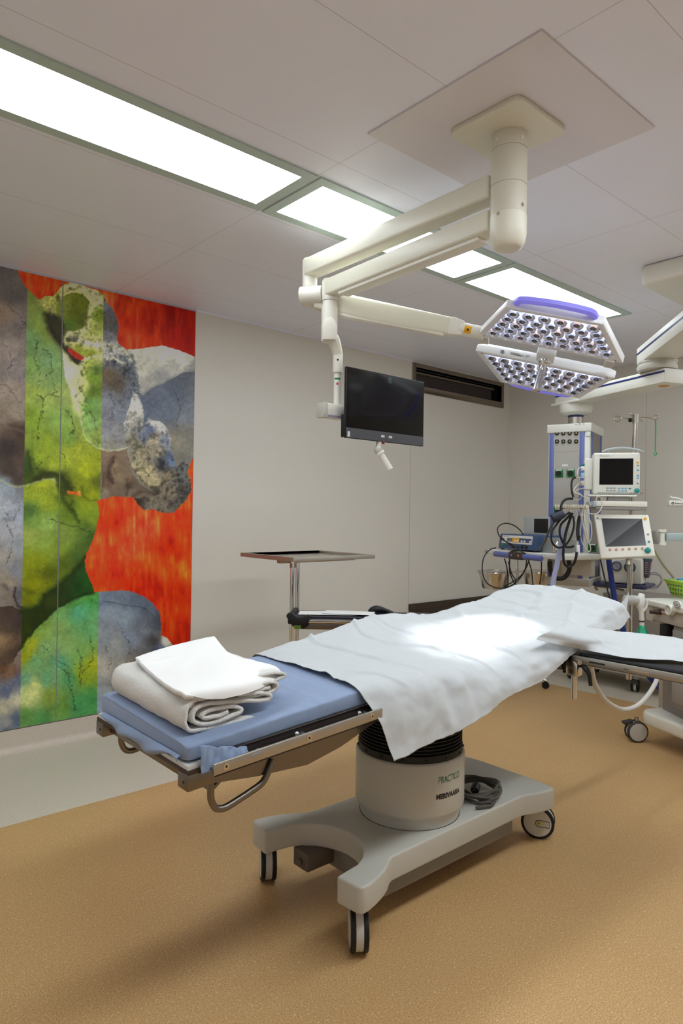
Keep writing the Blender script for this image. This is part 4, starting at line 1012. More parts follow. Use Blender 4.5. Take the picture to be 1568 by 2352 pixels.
STROKES = [  # points, half width, colour, strength
 ([(107,722),(113,750),(128,775),(150,800),(168,822),(186,834)], 9, (40,36,24), .9), ([(120,735),(138,755),(150,785)], 12, (48,46,26), .8),
 ([(165,655),(200,665),(226,682),(232,700)], 5, (200,202,150), .8), ([(214,690),(207,720),(204,745),(192,762),(160,768),(150,775),(152,790)], 6, (196,200,140), .85), ([(94,692),(108,702),(120,716)], 7, (172,172,105), .8), ([(132,674),(124,690),(126,704)], 5, (150,152,80), .6),
 ([(160,772),(190,786),(215,792),(250,792),(275,800),(292,812),(302,828)], 5, (192,192,162), .85), ([(190,826),(215,818),(240,820),(262,824),(285,834)], 3.5, (190,192,165), .8),
 ([(302,815),(312,850),(318,895)], 4, (72,78,88), .7), ([(188,836),(181,866),(176,900),(171,912),(176,935),(186,950)], 6, (210,214,150), .85), ([(168,905),(180,935)], 5, (222,224,180), .6),
 ([(187,960),(188,985),(200,1010),(220,1028),(250,1035),(275,1034),(290,1028)], 1.8, (172,176,140), .8), ([(198,965),(194,990),(206,1008)], 5, (150,180,90), .4),
 ([(64,1040),(70,1062),(68,1085)], 8, (45,60,20), .8), ([(76,985),(73,1030),(76,1070),(90,1096)], 3, (90,110,30), .5), ([(80,1102),(100,1090),(122,1088),(140,1094),(152,1108),(164,1122)], 7, (42,50,15), .85),
 ([(0,1102),(20,1114),(42,1118),(60,1115),(85,1108),(108,1099),(124,1100),(131,1110)], 2.5, (158,162,120), .7), ([(132,1112),(138,1130),(150,1152),(168,1178),(180,1200)], 5, (42,55,14), .7), ([(166,1150),(160,1165),(176,1182)], 4, (40,55,12), .6),
 ([(188,1118),(190,1140),(205,1150),(222,1148)], 3, (70,85,15), .6), ([(0,975),(25,982),(56,992)], 5, (95,80,68), .7),
 ([(262,1052),(252,1074),(249,1092),(260,1108)], 5, (58,44,34), .7), ([(264,1066),(258,1082),(268,1102)], 4, (128,110,86), .6), ([(290,1100),(296,1122),(290,1136)], 4, (58,46,36), .6), ([(305,1140),(325,1128),(352,1134)], 6, (62,54,46), .6),
 ([(50,1403),(70,1400),(92,1390),(102,1366),(140,1342),(175,1308),(196,1282)], 8, (28,42,12), .8), ([(56,1352),(66,1362),(80,1360)], 5, (70,74,12), .6),
 ([(46,1492),(62,1466),(92,1434),(130,1398),(170,1376),(216,1362)], 3.5, (24,38,12), .8), ([(52,1498),(70,1470),(100,1438),(136,1404),(178,1382),(220,1368)], 2.5, (90,130,50), .5),
 ([(362,1400),(370,1435),(364,1475),(350,1500)], 7, (58,60,70), .6), ([(36,1352),(32,1372),(40,1390),(50,1396)], 3, (38,30,36), .8), ([(8,1345),(15,1352)], 5, (60,58,62), .6),
 ([(305,905),(312,925),(330,950),(326,975)], 4, (190,188,176), .6), ([(342,965),(362,968),(380,985),(392,1010)], 3, (188,186,178), .5), ([(318,905),(330,935),(335,970),(345,1005)], 4, (80,90,110), .6),
 ([(305,1075),(320,1100),(345,1120),(365,1118),(380,1104),(402,1095)], 2.5, (80,70,52), .7), ([(366,1056),(372,1072),(380,1082)], 5, (46,46,52), .8), ([(328,905),(345,893),(375,880),(400,865),(448,852)], 4, (88,92,98), .45),
 ([(384,1120),(380,1145),(395,1160)], 3, (60,54,46), .6), ([(405,1075),(408,1100),(420,1118)], 3, (60,60,60), .5), ([(238,1085),(236,1130)], 2, (60,60,20), .4), ([(275,1575),(290,1570),(306,1572)], 7, (26,20,18), .9)]
CRACKS = [([(88,905),(100,920),(96,950),(90,975),(86,1010)], 1.3), ([(96,920),(112,905),(132,912)], 1.1), ([(75,760),(85,790),(78,820),(90,850),(88,890)], 1.0), ([(100,800),(118,815),(120,850),(106,862)], 1.1), ([(120,870),(128,900),(118,910)], 1.3), ([(150,940),(165,960),(172,985),(160,1000)], 1.2), ([(205,945),(220,970),(225,1020)], .9), ([(140,1040),(152,1050),(148,1080)], 1.1), ([(85,1045),(95,1065),(82,1078)], 1.2),
 ([(5,790),(18,800),(30,830),(12,860)], .8), ([(20,700),(35,720),(60,745)], .8), ([(0,880),(20,890),(45,925)], .8), ([(115,1190),(150,1205),(190,1215),(212,1225)], 1.0), ([(180,1490),(186,1510),(184,1570)], 1.2), ([(130,1525),(155,1545),(165,1590),(172,1630)], 1.3), ([(205,1460),(215,1510),(190,1545)], 1.1), ([(235,1380),(280,1388),(330,1395),(355,1420)], .8), ([(240,1480),(255,1520),(245,1540)], .8), ([(270,1430),(300,1480),(285,1540)], .7), ([(95,1480),(120,1510),(160,1530)], .9), ([(10,1190),(30,1240),(15,1300)], .8), ([(5,1160),(25,1200),(50,1160)], .8), ([(330,1020),(345,1050),(338,1075)], .8), ([(250,900),(262,930),(256,960)], .7), ([(400,900),(415,930),(405,980)], .7)]
REG = [  # parts of the print; colours are blended only inside one part
 [(144,682),(165,672),(190,676),(205,692),(205,715),(202,740),(190,756),(162,762),(149,757),(146,735),(128,712),(130,700)],
 [(142,800),(158,815),(172,836),(184,842),(180,866),(174,890),(168,912),(158,890),(150,872),(145,830)],
 [(-60,1100),(20,1114),(42,1118),(60,1115),(85,1108),(108,1099),(124,1100),(131,1110),(138,1130),(152,1142),(190,1150),(222,1151),(262,1151),(262,1282),(197,1282),(175,1308),(140,1342),(102,1366),(92,1390),(70,1400),(50,1403),(30,1392),(-60,1395)],
 [(262,1282),(197,1282),(175,1308),(140,1342),(102,1366),(92,1390),(70,1400),(50,1403),(30,1392),(-60,1395),(-60,1560),(30,1520),(46,1492),(62,1466),(92,1434),(130,1398),(170,1376),(216,1361),(262,1356)],
 [(-60,1560),(30,1520),(46,1492),(62,1466),(92,1434),(130,1398),(170,1376),(216,1361),(262,1356),(470,1356),(470,1800),(-60,1800)],
 [(107,722),(120,712),(135,735),(150,775),(152,790),(165,805),(192,822),(192,834),(176,838),(160,815),(135,790),(115,760)],
 [(291,800),(324,790),(373,780),(413,790),(470,830),(470,850),(420,856),(400,866),(375,881),(345,894),(328,908),(318,900),(313,870),(304,830)],
 [(305,905),(318,905),(330,940),(326,972),(345,965),(368,968),(385,985),(397,1040),(405,1075),(408,1115),(392,1105),(380,1104),(365,1118),(345,1122),(320,1106),(300,1070),(290,1030),(284,975)],
 [(234,1032),(262,1036),(290,1030),(300,1070),(305,1090),(320,1110),(352,1132),(318,1145),(306,1144),(234,1151)],
 [(352,1132),(345,1121),(365,1118),(380,1104),(408,1115),(405,1075),(420,1060),(450,1080),(450,1190),(300,1190),(300,1144),(318,1145)],
 [(92,690),(104,680),(122,680),(138,661),(165,645),(226,660),(275,740),(275,790),(291,803),(304,830),(313,870),(318,900),(305,905),(284,975),(290,1030),(262,1036),(234,1034),(206,1018),(188,985),(186,950),(176,935),(171,912),(176,900),(181,866),(186,834),(192,822),(165,805),(152,790),(150,775),(135,735),(120,712),(107,722)],
]
def region(x, y):
    r = np.zeros(np.shape(x), int); x = np.asarray(x, float); y = np.asarray(y, float)
    for i, pl in reversed(list(enumerate(REG))): r[inpoly(x, y, pl)] = i+1
    return r
def idwr(x, y, S_, R_):
    rs = region(np.array([s[0] for s in S_], float), np.array([s[1] for s in S_], float)); out = np.zeros(x.shape+(3,))
    for k in range(len(REG)+1):
        m = R_ == k
        if not m.any(): continue
        sub_ = [s for s, q in zip(S_, rs) if q == k] or S_
        out[m] = idw(x[m], y[m], sub_)
    return out
def picture(x, y):
    "colour (0-255) of the print"
    x0_, y0_ = x, y
    jx = (vfbm(x/9, y/9, 5)-.5)*7; jy = (vfbm(x/9, y/9, 9)-.5)*7
    xx, yy = x+jx, y+jy
    xl = 63-.0178*(y-655); xr = 238-.0172*(y-707)
    R_ = region(x+jx*.5, y+jy*.5)
    S_all = (S_L, S_G, S_R); msk = (x <= xl, (x > xl) & (x < xr), x >= xr); cols = []
    for S1, m1 in zip(S_all, msk):
        c1 = np.zeros(x.shape+(3,)); c1[m1] = idwr(xx[m1], yy[m1], S1, R_[m1]); cols.append(c1)
    col, g, r = cols
    ing = (x > xl) & (x < xr)
    col = np.where((x >= xr)[..., None], r, col); col = np.where(ing[..., None], g, col)
    rough = vfbm(x/5, y/5, 21, 3); big = vfbm(x/22, y/22, 31, 3)
    for pts, w, c, a in STROKES:
        d = pdist(xx+(rough-.5)*4, yy, pts); k = a*np.exp(-(d/w)**2*1.1)
        col = col*(1-k[..., None])+np.array(c, float)*k[..., None]
    rock = np.clip(1-np.minimum(pdist(x, y, [(165,660),(225,690),(200,760),(200,860),(300,820),(300,900),(320,940)]), pdist(x, y, [(310,950),(350,1010),(330,1060),(390,1090),(400,1140),(340,1150)]))/45, 0, 1)
    rr = 1-np.abs(vfbm(xx/11, yy/13, 131, 4)-.5)*4; rr2 = vfbm(x/3.2, y/3.2, 141, 2)
    edge = np.clip(1-np.minimum(pdist(x, y, [(110,700),(165,655),(225,685),(205,745),(160,770),(150,780),(240,792),(300,830),(315,890)]), np.minimum(pdist(x, y, [(190,830),(176,905),(186,950)]), pdist(x, y, [(240,800),(262,824),(300,850)])))/26, 0, 1)
    amt = np.where(R_ == 11, .15+.6*edge, np.where(R_ == 8, .45, np.where(R_ == 10, .5, 0)))
    col = col*(1+(amt*((rr-.62)*.85+(rr2-.5)*.5))[..., None])
    col = col*(1+((rough-.5)*(.20+.12*rock)+(big-.5)*.25)[..., None])
    ck = np.abs(vfbm(x/26, y/26, 44, 4)-.5); ck2 = np.abs(vfbm(x/15+9, y/15, 77, 4)-.5); dens = vfbm(x/60, y/60, 51, 2)
    k = np.clip(1-ck/.007, 0, 1)*np.clip((dens-.45)*5, 0, 1)*.4; k = np.maximum(k, np.clip(1-ck2/.012, 0, 1)*np.clip((dens-.6)*6, 0, 1)*.4)
    for pts, w in CRACKS: k = np.maximum(k, .6*np.clip(1.4-pdist(x+(rough-.5)*14, y+(big-.5)*10, pts)/w, 0, 1))
    col = col*(1-.75*k[..., None])
    om = np.zeros(x.shape, bool)
    e = (vfbm(x/6, y/6, 61, 2)-.5)*3
    for pl in ORANGE: om |= inpoly(x+e, y+e, pl)
    o = idw(x, y, S_O, 2.6); st = vfbm(x/7, y/40, 88, 4); st2 = vfbm(x/14, y/20, 93, 3)
    amp = ((st-.5)*1.0+(st2-.5)*.9)
    o = o*(1+amp[..., None]*np.array([.3, .9, .9]))+np.clip(st-.60, 0, 1)[..., None]*np.array([30, 90, 50])
    col = np.where(om[..., None], o, col)
    return np.clip(col, 0, 255)
PIC_GAIN = 2.0
m_pic = mat('printed_picture', (128, 128, 128), .45, spec=.3)
q = NT(m_pic); at_ = q.n('Attribute'); at_.attribute_name = 'print'; q.l(at_.outputs['Color'], q.b.inputs['Base Color'])
def pic_panel(x0, x1, z0, z1, label, step=.0045):
    nx = int((x1-x0)/step)+1; nz_ = int((z1-z0)/step)+1
    X, Z = np.meshgrid(np.linspace(x0, x1, nx), np.linspace(z0, z1, nz_), indexing='ij')
    # place of each point on the picture, in the units the colours were read in
    dX, dY, dZ = X-CP.x, WY-CP.y, Z-CP.z
    dep = dX*CF.x+dY*CF.y+dZ*CF.z
    u = 784+FPX*(dX*CR.x+dY*CR.y+dZ*CR.z)/dep; v = 1176-FPX*(dX*CU.x+dY*CU.y+dZ*CU.z)/dep
    c = picture(np.abs(u), v)/255.; c = np.where(c < .04045, c/12.92, ((c+.055)/1.055)**2.4)*PIC_GAIN
    c = np.clip(c, 0, .93)
    n = nx*nz_; co_ = np.zeros((n+8, 3)); co_[:n, 0] = X.ravel(); co_[:n, 1] = WY; co_[:n, 2] = Z.ravel()
    k = 0
    for yy in (WY+.0005, WY+.010):
        for a, bb in ((x0, z0), (x1, z0), (x1, z1), (x0, z1)): co_[n+k] = (a, yy, bb); k += 1
    idx = np.arange(n).reshape(nx, nz_); F_ = np.stack([idx[:-1, :-1], idx[1:, :-1], idx[1:, 1:], idx[:-1, 1:]], -1).reshape(-1, 4)
    B4 = n+np.array([[0, 4, 5, 1], [1, 5, 6, 2], [2, 6, 7, 3], [3, 7, 4, 0], [4, 7, 6, 5]])
    F_ = np.concatenate([F_, B4]); org = np.array([(x0+x1)/2, WY, z0]); co_ -= org
    me = bpy.data.meshes.new('picture_panel'); me.vertices.add(len(co_)); me.vertices.foreach_set('co', co_.ravel())
    me.loops.add(F_.size); me.loops.foreach_set('vertex_index', F_.ravel().astype(np.int32)); me.polygons.add(len(F_))
    me.polygons.foreach_set('loop_start', np.arange(0, F_.size, 4, dtype=np.int32)); me.polygons.foreach_set('loop_total', np.full(len(F_), 4, np.int32))
    me.update(); me.validate()
    ca = me.color_attributes.new('print', 'FLOAT_COLOR', 'POINT'); full = np.ones((len(co_), 4)); full[:, :3] = .4; full[:n, :3] = c.reshape(-1, 3)
    ca.data.foreach_set('color', full.ravel().astype(np.float32)); me.materials.append(m_pic)
    o = bpy.data.objects.new('picture_panel', me); COL.objects.link(o); o.location = org; o['org'] = tuple(org)
    return tag(o, label, 'wall picture')
pic_panel(.30, 1.4605, .137, 2.873, 'left printed glass panel of pale cracked marble figures with a green band at its edge')
pic_panel(1.4665, 2.386, .137, 2.873, 'right printed glass panel of green and grey marble figures on orange ground')
struct(MB().box((1.4605, WY+.0, .137), (1.4665, WY+.008, 2.873)).build('trim_8', mat('joint_strip', (132, 132, 130), .4)))
struct(MB().box((2.386, WY-.0015, .137), (2.389, WY+.004, 2.873)).build('trim_9', mat('edge_strip', (200, 200, 196), .4)))
# ------------------------------------------------------------------ helpers for equipment
def frame_on(pL, pR, z=None):
    "frame with origin pL, x along pL->pR, y away from the camera, z up; returns matrix and length"
    pL = V(pL); pR = V(pR)
    if z is not None: pL.z = z; pR.z = z
    x = pR-pL; w = x.length; x.normalize(); zz = V((0, 0, 1)); y = zz.cross(x); y.normalize()
    c = (pL+pR)/2-CP
    if y.dot(V((c.x, c.y, 0))) < 0: y = -y
    m = Matrix((x, y, x.cross(y))).transposed().to_4x4(); m.translation = pL
    if x.cross(y).z < 0:
        m = Matrix((x, y, V((0, 0, 1)))).transposed().to_4x4(); m.translation = pL
    return m, w
def onpl(px, py, p, n):
    d = ray(px, py); return CP+d*((V(p)-CP).dot(V(n))/d.dot(V(n)))
def inM(M, px, py, y=0.):   # where a sight line meets the plane local-y = y
    n = M.to_3x3() @ V((0, 1, 0)); p = M @ V((0, y, 0)); q_ = onpl(px, py, p, n); return M.inverted() @ q_
def cable(pts, r, m, name='cable', parent=None, k=6, n=8):
    return MB().tube(smooth_path(pts, k), r, n).build(name, m, parent)
m_cab = mat('cable_black', (22, 21, 22), .5)
m_cabw = mat('cable_cream', (206, 200, 184), .5)
m_app = mat('apparatus_white', (222, 220, 210), .4)
m_app2 = mat('apparatus_grey', (150, 146, 140), .5)
m_clear = mat('clear_plastic', (225, 228, 232), .15, trans=.85, ior=1.2)

# ------------------------------------------------------------------ ceiling supply pendant
K_ = V((4.757, 2.61, 0)); PFm = Matrix(((.2588, .9659, 0, K_.x), (-.9659, .2588, 0, K_.y), (0, 0, 1, 0), (0, 0, 0, 1)))
PD = thing('supply_pendant', 'tall white and blue ceiling supply column with black and green sockets', 'medical pendant', PFm @ V((-.155, .18, .95)))
m_pg = mat('pendant_panel', (176, 172, 164), .45); m_pd = mat('pendant_side_panel', (134, 126, 118), .5)
MB().box((-.31, 0, .985), (0, .37, 2.10), PFm).build('column', m_app, PD, bevel=.006)
MB().box((-.262, -.003, .985), (-.078, .0, 2.098), PFm).build('front_panel', m_pg, PD)
for z in (1.95, 1.77, 1.60, 1.44): MB().box((-.262, -.0036, z), (-.078, -.0028, z+.0025), PFm).build('panel_joint', m_app2, PD)
MB().box((0, .085, .985), (.003, .305, 2.098), PFm).build('side_panel', m_pd, PD)
for a, c in ((-.302, -.266), (-.075, -.038)): MB().box((a, -.006, .985), (c, 0, 2.098), PFm).build('blue_strip', M_blue, PD, bevel=.002)
for a, c in ((.03, .075), (.315, .36)): MB().box((0, a, .985), (.006, c, 2.098), PFm).build('blue_strip', M_blue, PD, bevel=.002)
MB().box((-.322, -.012, 2.098), (.012, .385, 2.165), PFm).build('cap', m_app, PD, bevel=.008, seg=3)
MB().box((-.322, -.012, .93), (.012, .385, .99), PFm).build('base_cover', M_grey, PD, bevel=.01, seg=3)
ax_ = PFm @ V((-.155, .18, 0))
b = MB().lathe([(.056, 2.165), (.056, 2.235)], ax_); b.build('neck', M_steelb, PD)
MB().lathe([(.058, 2.235), (.058, 2.25)], ax_).build('neck_ring', M_navy, PD)
MB().lathe([(.05, 2.25), (.085, 2.253), (.115, 2.27), (.124, 2.30), (.124, 2.335)], ax_).build('bearing_bowl', m_app, PD)
MB().box((-.15, -.09, 2.335), (.15, .12, 2.352), frm(ax_, (.33, .94, 0), (-.94, .33, 0), (0, 0, 1))).build('bearing_plate', m_app, PD, bevel=.003)
# gas outlets
for px_, py_ in [(x, y) for y in (995, 1014) for x in (1279, 1293.5, 1308, 1323)]:
    c = inM(PFm, px_, py_, -.003)
    MB().cyl(PFm @ V((c.x, -.002, c.z)), PFm @ V((c.x, -.010, c.z)), .0155, n=20).build('gas_outlet', M_black, PD)
    MB().cyl(PFm @ V((c.x+.002, -.009, c.z)), PFm @ V((c.x+.002, -.013, c.z)), .006, n=12).build('outlet_pin', mat('brass_pin', (196, 176, 120), .3, 1.) if 'M_pin' not in globals() else M_pin, PD)
for px_, py_ in ((1283.5, 1087), (1310.5, 1086.5), (1281, 1172), (1360, 1258)):
    c = inM(PFm, px_, py_, -.003); g = c
    o = MB().box((c.x-.031, -.010, c.z-.031), (c.x+.031, -.003, c.z+.031), PFm).build('power_socket', M_green, PD, bevel=.002)
    MB().cyl(PFm @ V((c.x, -.008, c.z-.002)), PFm @ V((c.x, -.013, c.z-.002)), .0205, n=20).build('socket_insert', M_black, o)
    MB().box((c.x-.024, -.0108, c.z+.020), (c.x+.024, -.0098, c.z+.028), PFm).build('label_strip', M_label, o)
    MB().box((c.x-.027, -.0108, c.z-.027), (c.x-.021, -.0098, c.z-.021), PFm).build('pilot_lamp', mat('pilot_green', (60, 230, 90), .4), o)
c = inM(PFm, 1297, 1069, -.003)
MB().box((c.x-.022, -.0045, c.z-.008), (c.x+.022, -.003, c.z+.008), PFm).build('label_strip', M_label, PD)
MB().box((-.03, -.0075, 2.065), (.004, -.006, 2.098), PFm).build('label_strip', M_label, PD)
c = inM(PFm, 1331, 974, -.012)
MB().tube([PFm @ V((c.x+.007*math.cos(a*.524), -.0128, c.z+.007*math.sin(a*.524))) for a in range(12)], .0013, 5, closed=True).build('emblem', mat('faint_grey', (130, 128, 124), .5), PD)
for dx in (-.035, .020): MB().box((c.x+dx, -.0132, c.z-.003), (c.x+dx+.016, -.0122, c.z+.003), PFm).build('faint_print', mat('faint_grey2', (160, 158, 152), .5), PD)
# lower and upper pendant arms
e1 = V((4.55, 1.90, 0)); a0 = V((ax_.x, ax_.y, 2.385)); dr = (V((e1.x, e1.y, 2.385))-a0).normalized()
barbox(MB(), a0-dr*.13, V((e1.x, e1.y, 2.385)), .20, .098).build('lower_arm', m_app, PD, bevel=.012)
sd_ = dr.cross(V((0, 0, 1))).normalized()
if sd_.dot(CP-a0) < 0: sd_ = -sd_
b = MB(); p = a0-dr*.12+sd_*.1005+V((0, 0, .022)); barbox(b, p, V((e1.x, e1.y, 2.407))+sd_*.1005-dr*.0, .003, .012); b.build('arm_stripe', M_navy, PD)
dn = V((e1.x, e1.y, 2.335))+dr*-.10; MB().lathe([(.035, 0), (.03, .004), (.02, .004)], dn, (0, 0, -1), 24).build('arm_cap', mat('amber_cap', (216, 150, 90), .5), PD)
j = V((4.54, 2.02, 0))
MB().lathe([(.12, 2.434), (.125, 2.445), (.125, 2.46), (.118, 2.466), (.118, 2.476), (.124, 2.48), (.124, 2.492)], j, n=40).build('swivel', M_grey, PD)
u1 = V((3.93, 1.50, 2.55)); u0 = V((4.54, 2.02, 2.55)); dr2 = (u1-u0).normalized()
barbox(MB(), u0-dr2*.10, u1, .21, .115).build('upper_arm', m_app, PD, bevel=.012)
sd2 = dr2.cross(V((0, 0, 1))).normalized()
if sd2.dot(CP-u0) < 0: sd2 = -sd2
barbox(MB(), u0-dr2*.09+sd2*.1055+V((0, 0, .012)), u1+sd2*.1055+V((0, 0, .012)), .003, .012).build('arm_stripe', M_navy, PD)
MB().lathe([(.085, 2.60), (.085, 2.80)], (u1.x, u1.y, 0)).build('ceiling_column', m_app, PD)
cn = thing('ceiling_cover', 'boxy white ceiling cover of the supply pendant at the right edge', 'ceiling cover', (4.1, 1.55, H))
MB().prism(rrect(3.80, 4.45, 1.30, 1.80, .05), 2.775, H).build('cover', M_white, cn, bevel=.02, seg=3)

# ------------------------------------------------------------------ pendant shelf
ZS = 1.19
C1, C2 = at(1291, 1275, 'z', ZS), at(1119, 1261, 'z', ZS)
SM, SW_ = frame_on(C2, C1)      # x from the far left end to the near corner
SHF = thing('equipment_shelf', 'cream shelf with a blue handle bar in front of the supply column', 'shelf', SM @ V((SW_/2, .2, -.04)))
b = MB().box((0, 0, -.038), (SW_, .40, 0), SM); b.build('shelf_board', m_app, SHF, bevel=.006, seg=3)
MB().box((SW_-.30, .30, -.16), (SW_-.02, .34, -.04), SM).build('shelf_bracket', M_grey, SHF, bevel=.004)
MB().box((-.03, -.004, -.034), (.004, .06, -.006), SM).build('rail_end', M_steelb, SHF, bevel=.002)
h0, h1_ = inM(SM, 1136, 1272, -.035), inM(SM, 1243, 1283, -.035)
MB().cyl(SM @ V((h0.x, -.035, h0.z)), SM @ V((h1_.x, -.035, h1_.z)), .021, n=20).build('handle_bar', M_blue, SHF, bevel=.004)
for t in (.1, .9):
    p = V((h0.x, -.035, h0.z)).lerp(V((h1_.x, -.035, h1_.z)), t); MB().cyl(SM @ p, SM @ V((p.x, .002, -.02)), .010).build('handle_mount', M_grey, SHF)
g0, g1 = inM(SM, 1167, 1274, -.06), inM(SM, 1197, 1278, -.06)
MB().box((g0.x, -.064, (g0.z+g1.z)/2-.030), (g1.x, -.012, (g0.z+g1.z)/2+.026), SM).build('control_block', M_rubber, SHF, bevel=.008)
for px_, cc_, nm in ((1174, (190, 90, 160), 'pink'), (1190, (240, 130, 30), 'orange')):
    q0 = inM(SM, px_, 1275 if px_ < 1180 else 1276.5, -.064)
    MB().cyl(SM @ V((q0.x, -.067, q0.z)), SM @ V((q0.x, -.063, q0.z)), .006, n=14).build('button', mat('button_'+nm, cc_, .4, emit=(cc_, .3)), SHF)

# ------------------------------------------------------------------ blue generator on the shelf
gl, gr_ = at(1143, 1261, 'z', ZS+.004), at(1227, 1268, 'z', ZS+.004)
GM, GW = frame_on(gl, gr_)
lean = Matrix.Shear('XZ', 4, (.10, .16)) if False else Matrix.Identity(4)
GEN = thing('generator_unit', 'blue box generator with white front panel and orange field on the shelf', 'medical device', gl)
GH = inM(GM, 1233, 1230, .02).z; print('gen', GW, GH)
def GQ(x, y, z): return GM @ V((x+z*.10, y+z*.10, z))
def gbox(b, a, c): return b.hexa([GQ(a[0], a[1], a[2]), GQ(c[0], a[1], a[2]), GQ(c[0], c[1], a[2]), GQ(a[0], c[1], a[2]), GQ(a[0], a[1], c[2]), GQ(c[0], a[1], c[2]), GQ(c[0], c[1], c[2]), GQ(a[0], c[1], c[2])])
gbox(MB(), (0, 0, .008), (GW, .26, GH)).build('casing', mat('generator_blue', (62, 84, 118), .4), GEN, bevel=.006, seg=3)
for x in (.02, GW-.03):
    gbox(MB(), (x, .01, 0), (x+.02, .03, .009)).build('foot', M_black, GEN)
def gp(u0, u1, v0, v1, m, nm, y=-.0015, par=None):
    return gbox(MB(), (GW*u0, y, GH*v0), (GW*u1, y+.002, GH*v1)).build(nm, m, par or GEN)
fp = gp(.08, .90, .42, .93, M_label, 'front_panel')
gp(.22, .37, .53, .76, mat('lcd_grey', (112, 114, 118), .4), 'display_field', -.0022)
gp(.37, .56, .50, .78, mat('field_orange', (238, 170, 30), .5), 'orange_field', -.0022)
gp(.56, .88, .52, .78, mat('field_slate', (74, 90, 120), .5), 'slate_field', -.0022)
for u in (.43, .50, .61, .685, .83): gp(u, u+.045, .54, .66, M_label, 'key', -.004)
gp(.11, .16, .845, .875, mat('print_red', (200, 50, 50), .5), 'printed_mark', -.0022); gp(.17, .27, .85, .87, M_app2 if 'M_app2' in globals() else m_app2, 'printed_mark', -.0022)
gp(.08, .155, .22, .36, mat('switch_green', (16, 110, 46), .4, emit=((20, 150, 60), .15)), 'power_switch', -.004)
for u, v in ((.42, .22), (.55, .22), (.67, .22), (.78, .20)):
    MB().cyl(GQ(GW*u, .002, GH*v), GQ(GW*u, -.008, GH*v), .0095, n=16).build('jack', M_black, GEN)
MB().cyl(GQ(GW*.135, .002, GH*.62), GQ(GW*.135, -.006, GH*.62), .014, n=18).build('dial', mat('dial_grey', (170, 168, 166), .4), GEN)
# silver case and open lid beside it
cl_, cr__ = at(1229, 1270, 'z', ZS+.002), at(1266, 1266, 'z', ZS+.002)
sv0, sv1 = inM(SM, 1230, 1236, .16), inM(SM, 1268, 1234, .16)
BX = thing('device_case', 'grey metal case with an open lid and dark glass behind the blue generator', 'medical device', SM @ V((.42, .2, 0)))
g = inM(SM, 1232, 1268, .10); g2 = inM(SM, 1270, 1236, .10)
MB().box((g.x, .10, .001), (min(g2.x, SW_-.02), .30, max(.07, g2.z)), SM).build('case', mat('case_grey', (150, 152, 150), .4, .3), BX, bevel=.003)
l0, l1 = inM(SM, 1201, 1226, .26), inM(SM, 1256, 1187, .26)
MB().box((l0.x, .26, .001), (l1.x+.02, .275, l1.z), SM).build('lid', mat('lid_silver', (184, 190, 190), .35, .4), BX, bevel=.006)
l2, l3 = inM(SM, 1226, 1223, .257), inM(SM, 1254, 1192, .257)
MB().box((l2.x, .256, l2.z), (l3.x+.018, .2605, l3.z), SM).build('dark_glass', M_black, BX)
# its cords: arching lead, leads to the sockets, leads hanging from the shelf
P5 = 4.95
def D(x, y, dep): return atd(x, y, dep)
m_cabs = []
c1 = cable([D(1156, 1238, 4.72), D(1146, 1230, 4.72), D(1142, 1215, 4.75), D(1150, 1205, 4.80), D(1165, 1202, 4.85), D(1182, 1208, 4.90), D(1194, 1218, 4.95), D(1201, 1228, 5.0)], .0042, m_cab)
tag(c1, 'black lead arching over the top of the blue generator', 'cable')
c1 = cable([D(1152, 1237, 4.70), D(1160, 1243, 4.68), D(1172, 1250, 4.66), D(1180, 1255, 4.67)], [.009, .008, .006, .005, .004, .004, .004, .004, .004, .005, .006, .007, .008, .009, .009, .009, .009, .009, .009], m_cab) if False else MB().tube(smooth_path([D(1150, 1236, 4.72), D(1160, 1243, 4.66), D(1172, 1250, 4.65), D(1181, 1256, 4.72)], 6), [.010]*3+[.005]*8+[.009]*8, 8).build('cable', m_cab)
tag(c1, 'short black plug lead across the front of the blue generator', 'cable')
c1 = cable([D(1211, 1256, 4.66), D(1200, 1253, 4.62), D(1185, 1262, 4.60), D(1172, 1268, 4.62), D(1178, 1266, 4.6), D(1196, 1266, 4.58), D(1204, 1272, 4.6)], .0045, m_cab)
tag(c1, 'black lead looping from the right sockets of the blue generator over the handle bar', 'cable')
c1 = cable([D(1139, 1258, 4.95), D(1124, 1263, 4.95), D(1111, 1280, 4.92), D(1107, 1305, 4.90), D(1112, 1330, 4.88), D(1126, 1345, 4.86), D(1148, 1351, 4.85), D(1172, 1346, 4.82), D(1192, 1330, 4.80), D(1206, 1308, 4.78), D(1215, 1286, 4.75)], .0045, m_cab)
tag(c1, 'long black lead hanging in a wide loop in front of the left steel bowl', 'cable')
hang = [([(1158, 1283), (1163, 1300), (1166, 1325), (1165, 1350), (1160, 1362)], 'leftmost black lead hanging straight down from the blue handle bar'),
        ([(1170, 1284), (1170, 1310), (1177, 1332), (1184, 1342), (1182, 1330), (1174, 1316), (1167, 1290)], 'black lead hanging under the dark control block in a narrow loop'),
        ([(1209, 1286), (1206, 1306), (1196, 1322), (1175, 1338), (1162, 1345), (1159, 1356)], 'black lead sagging from the right part of the handle bar towards the rod'),
        ([(1213, 1287), (1220, 1310), (1223, 1335), (1225, 1352)], 'black lead hanging in front of the right steel bowl'),
        ([(1243, 1290), (1243, 1312), (1240, 1335), (1237, 1354)], 'single black lead hanging at the right end of the handle bar')]
for pts, lb_ in hang:
    c1 = cable([D(x, y, 4.72+.01*i) for i, (x, y) in enumerate(pts)], .0042, m_cab); tag(c1, lb_, 'cable')

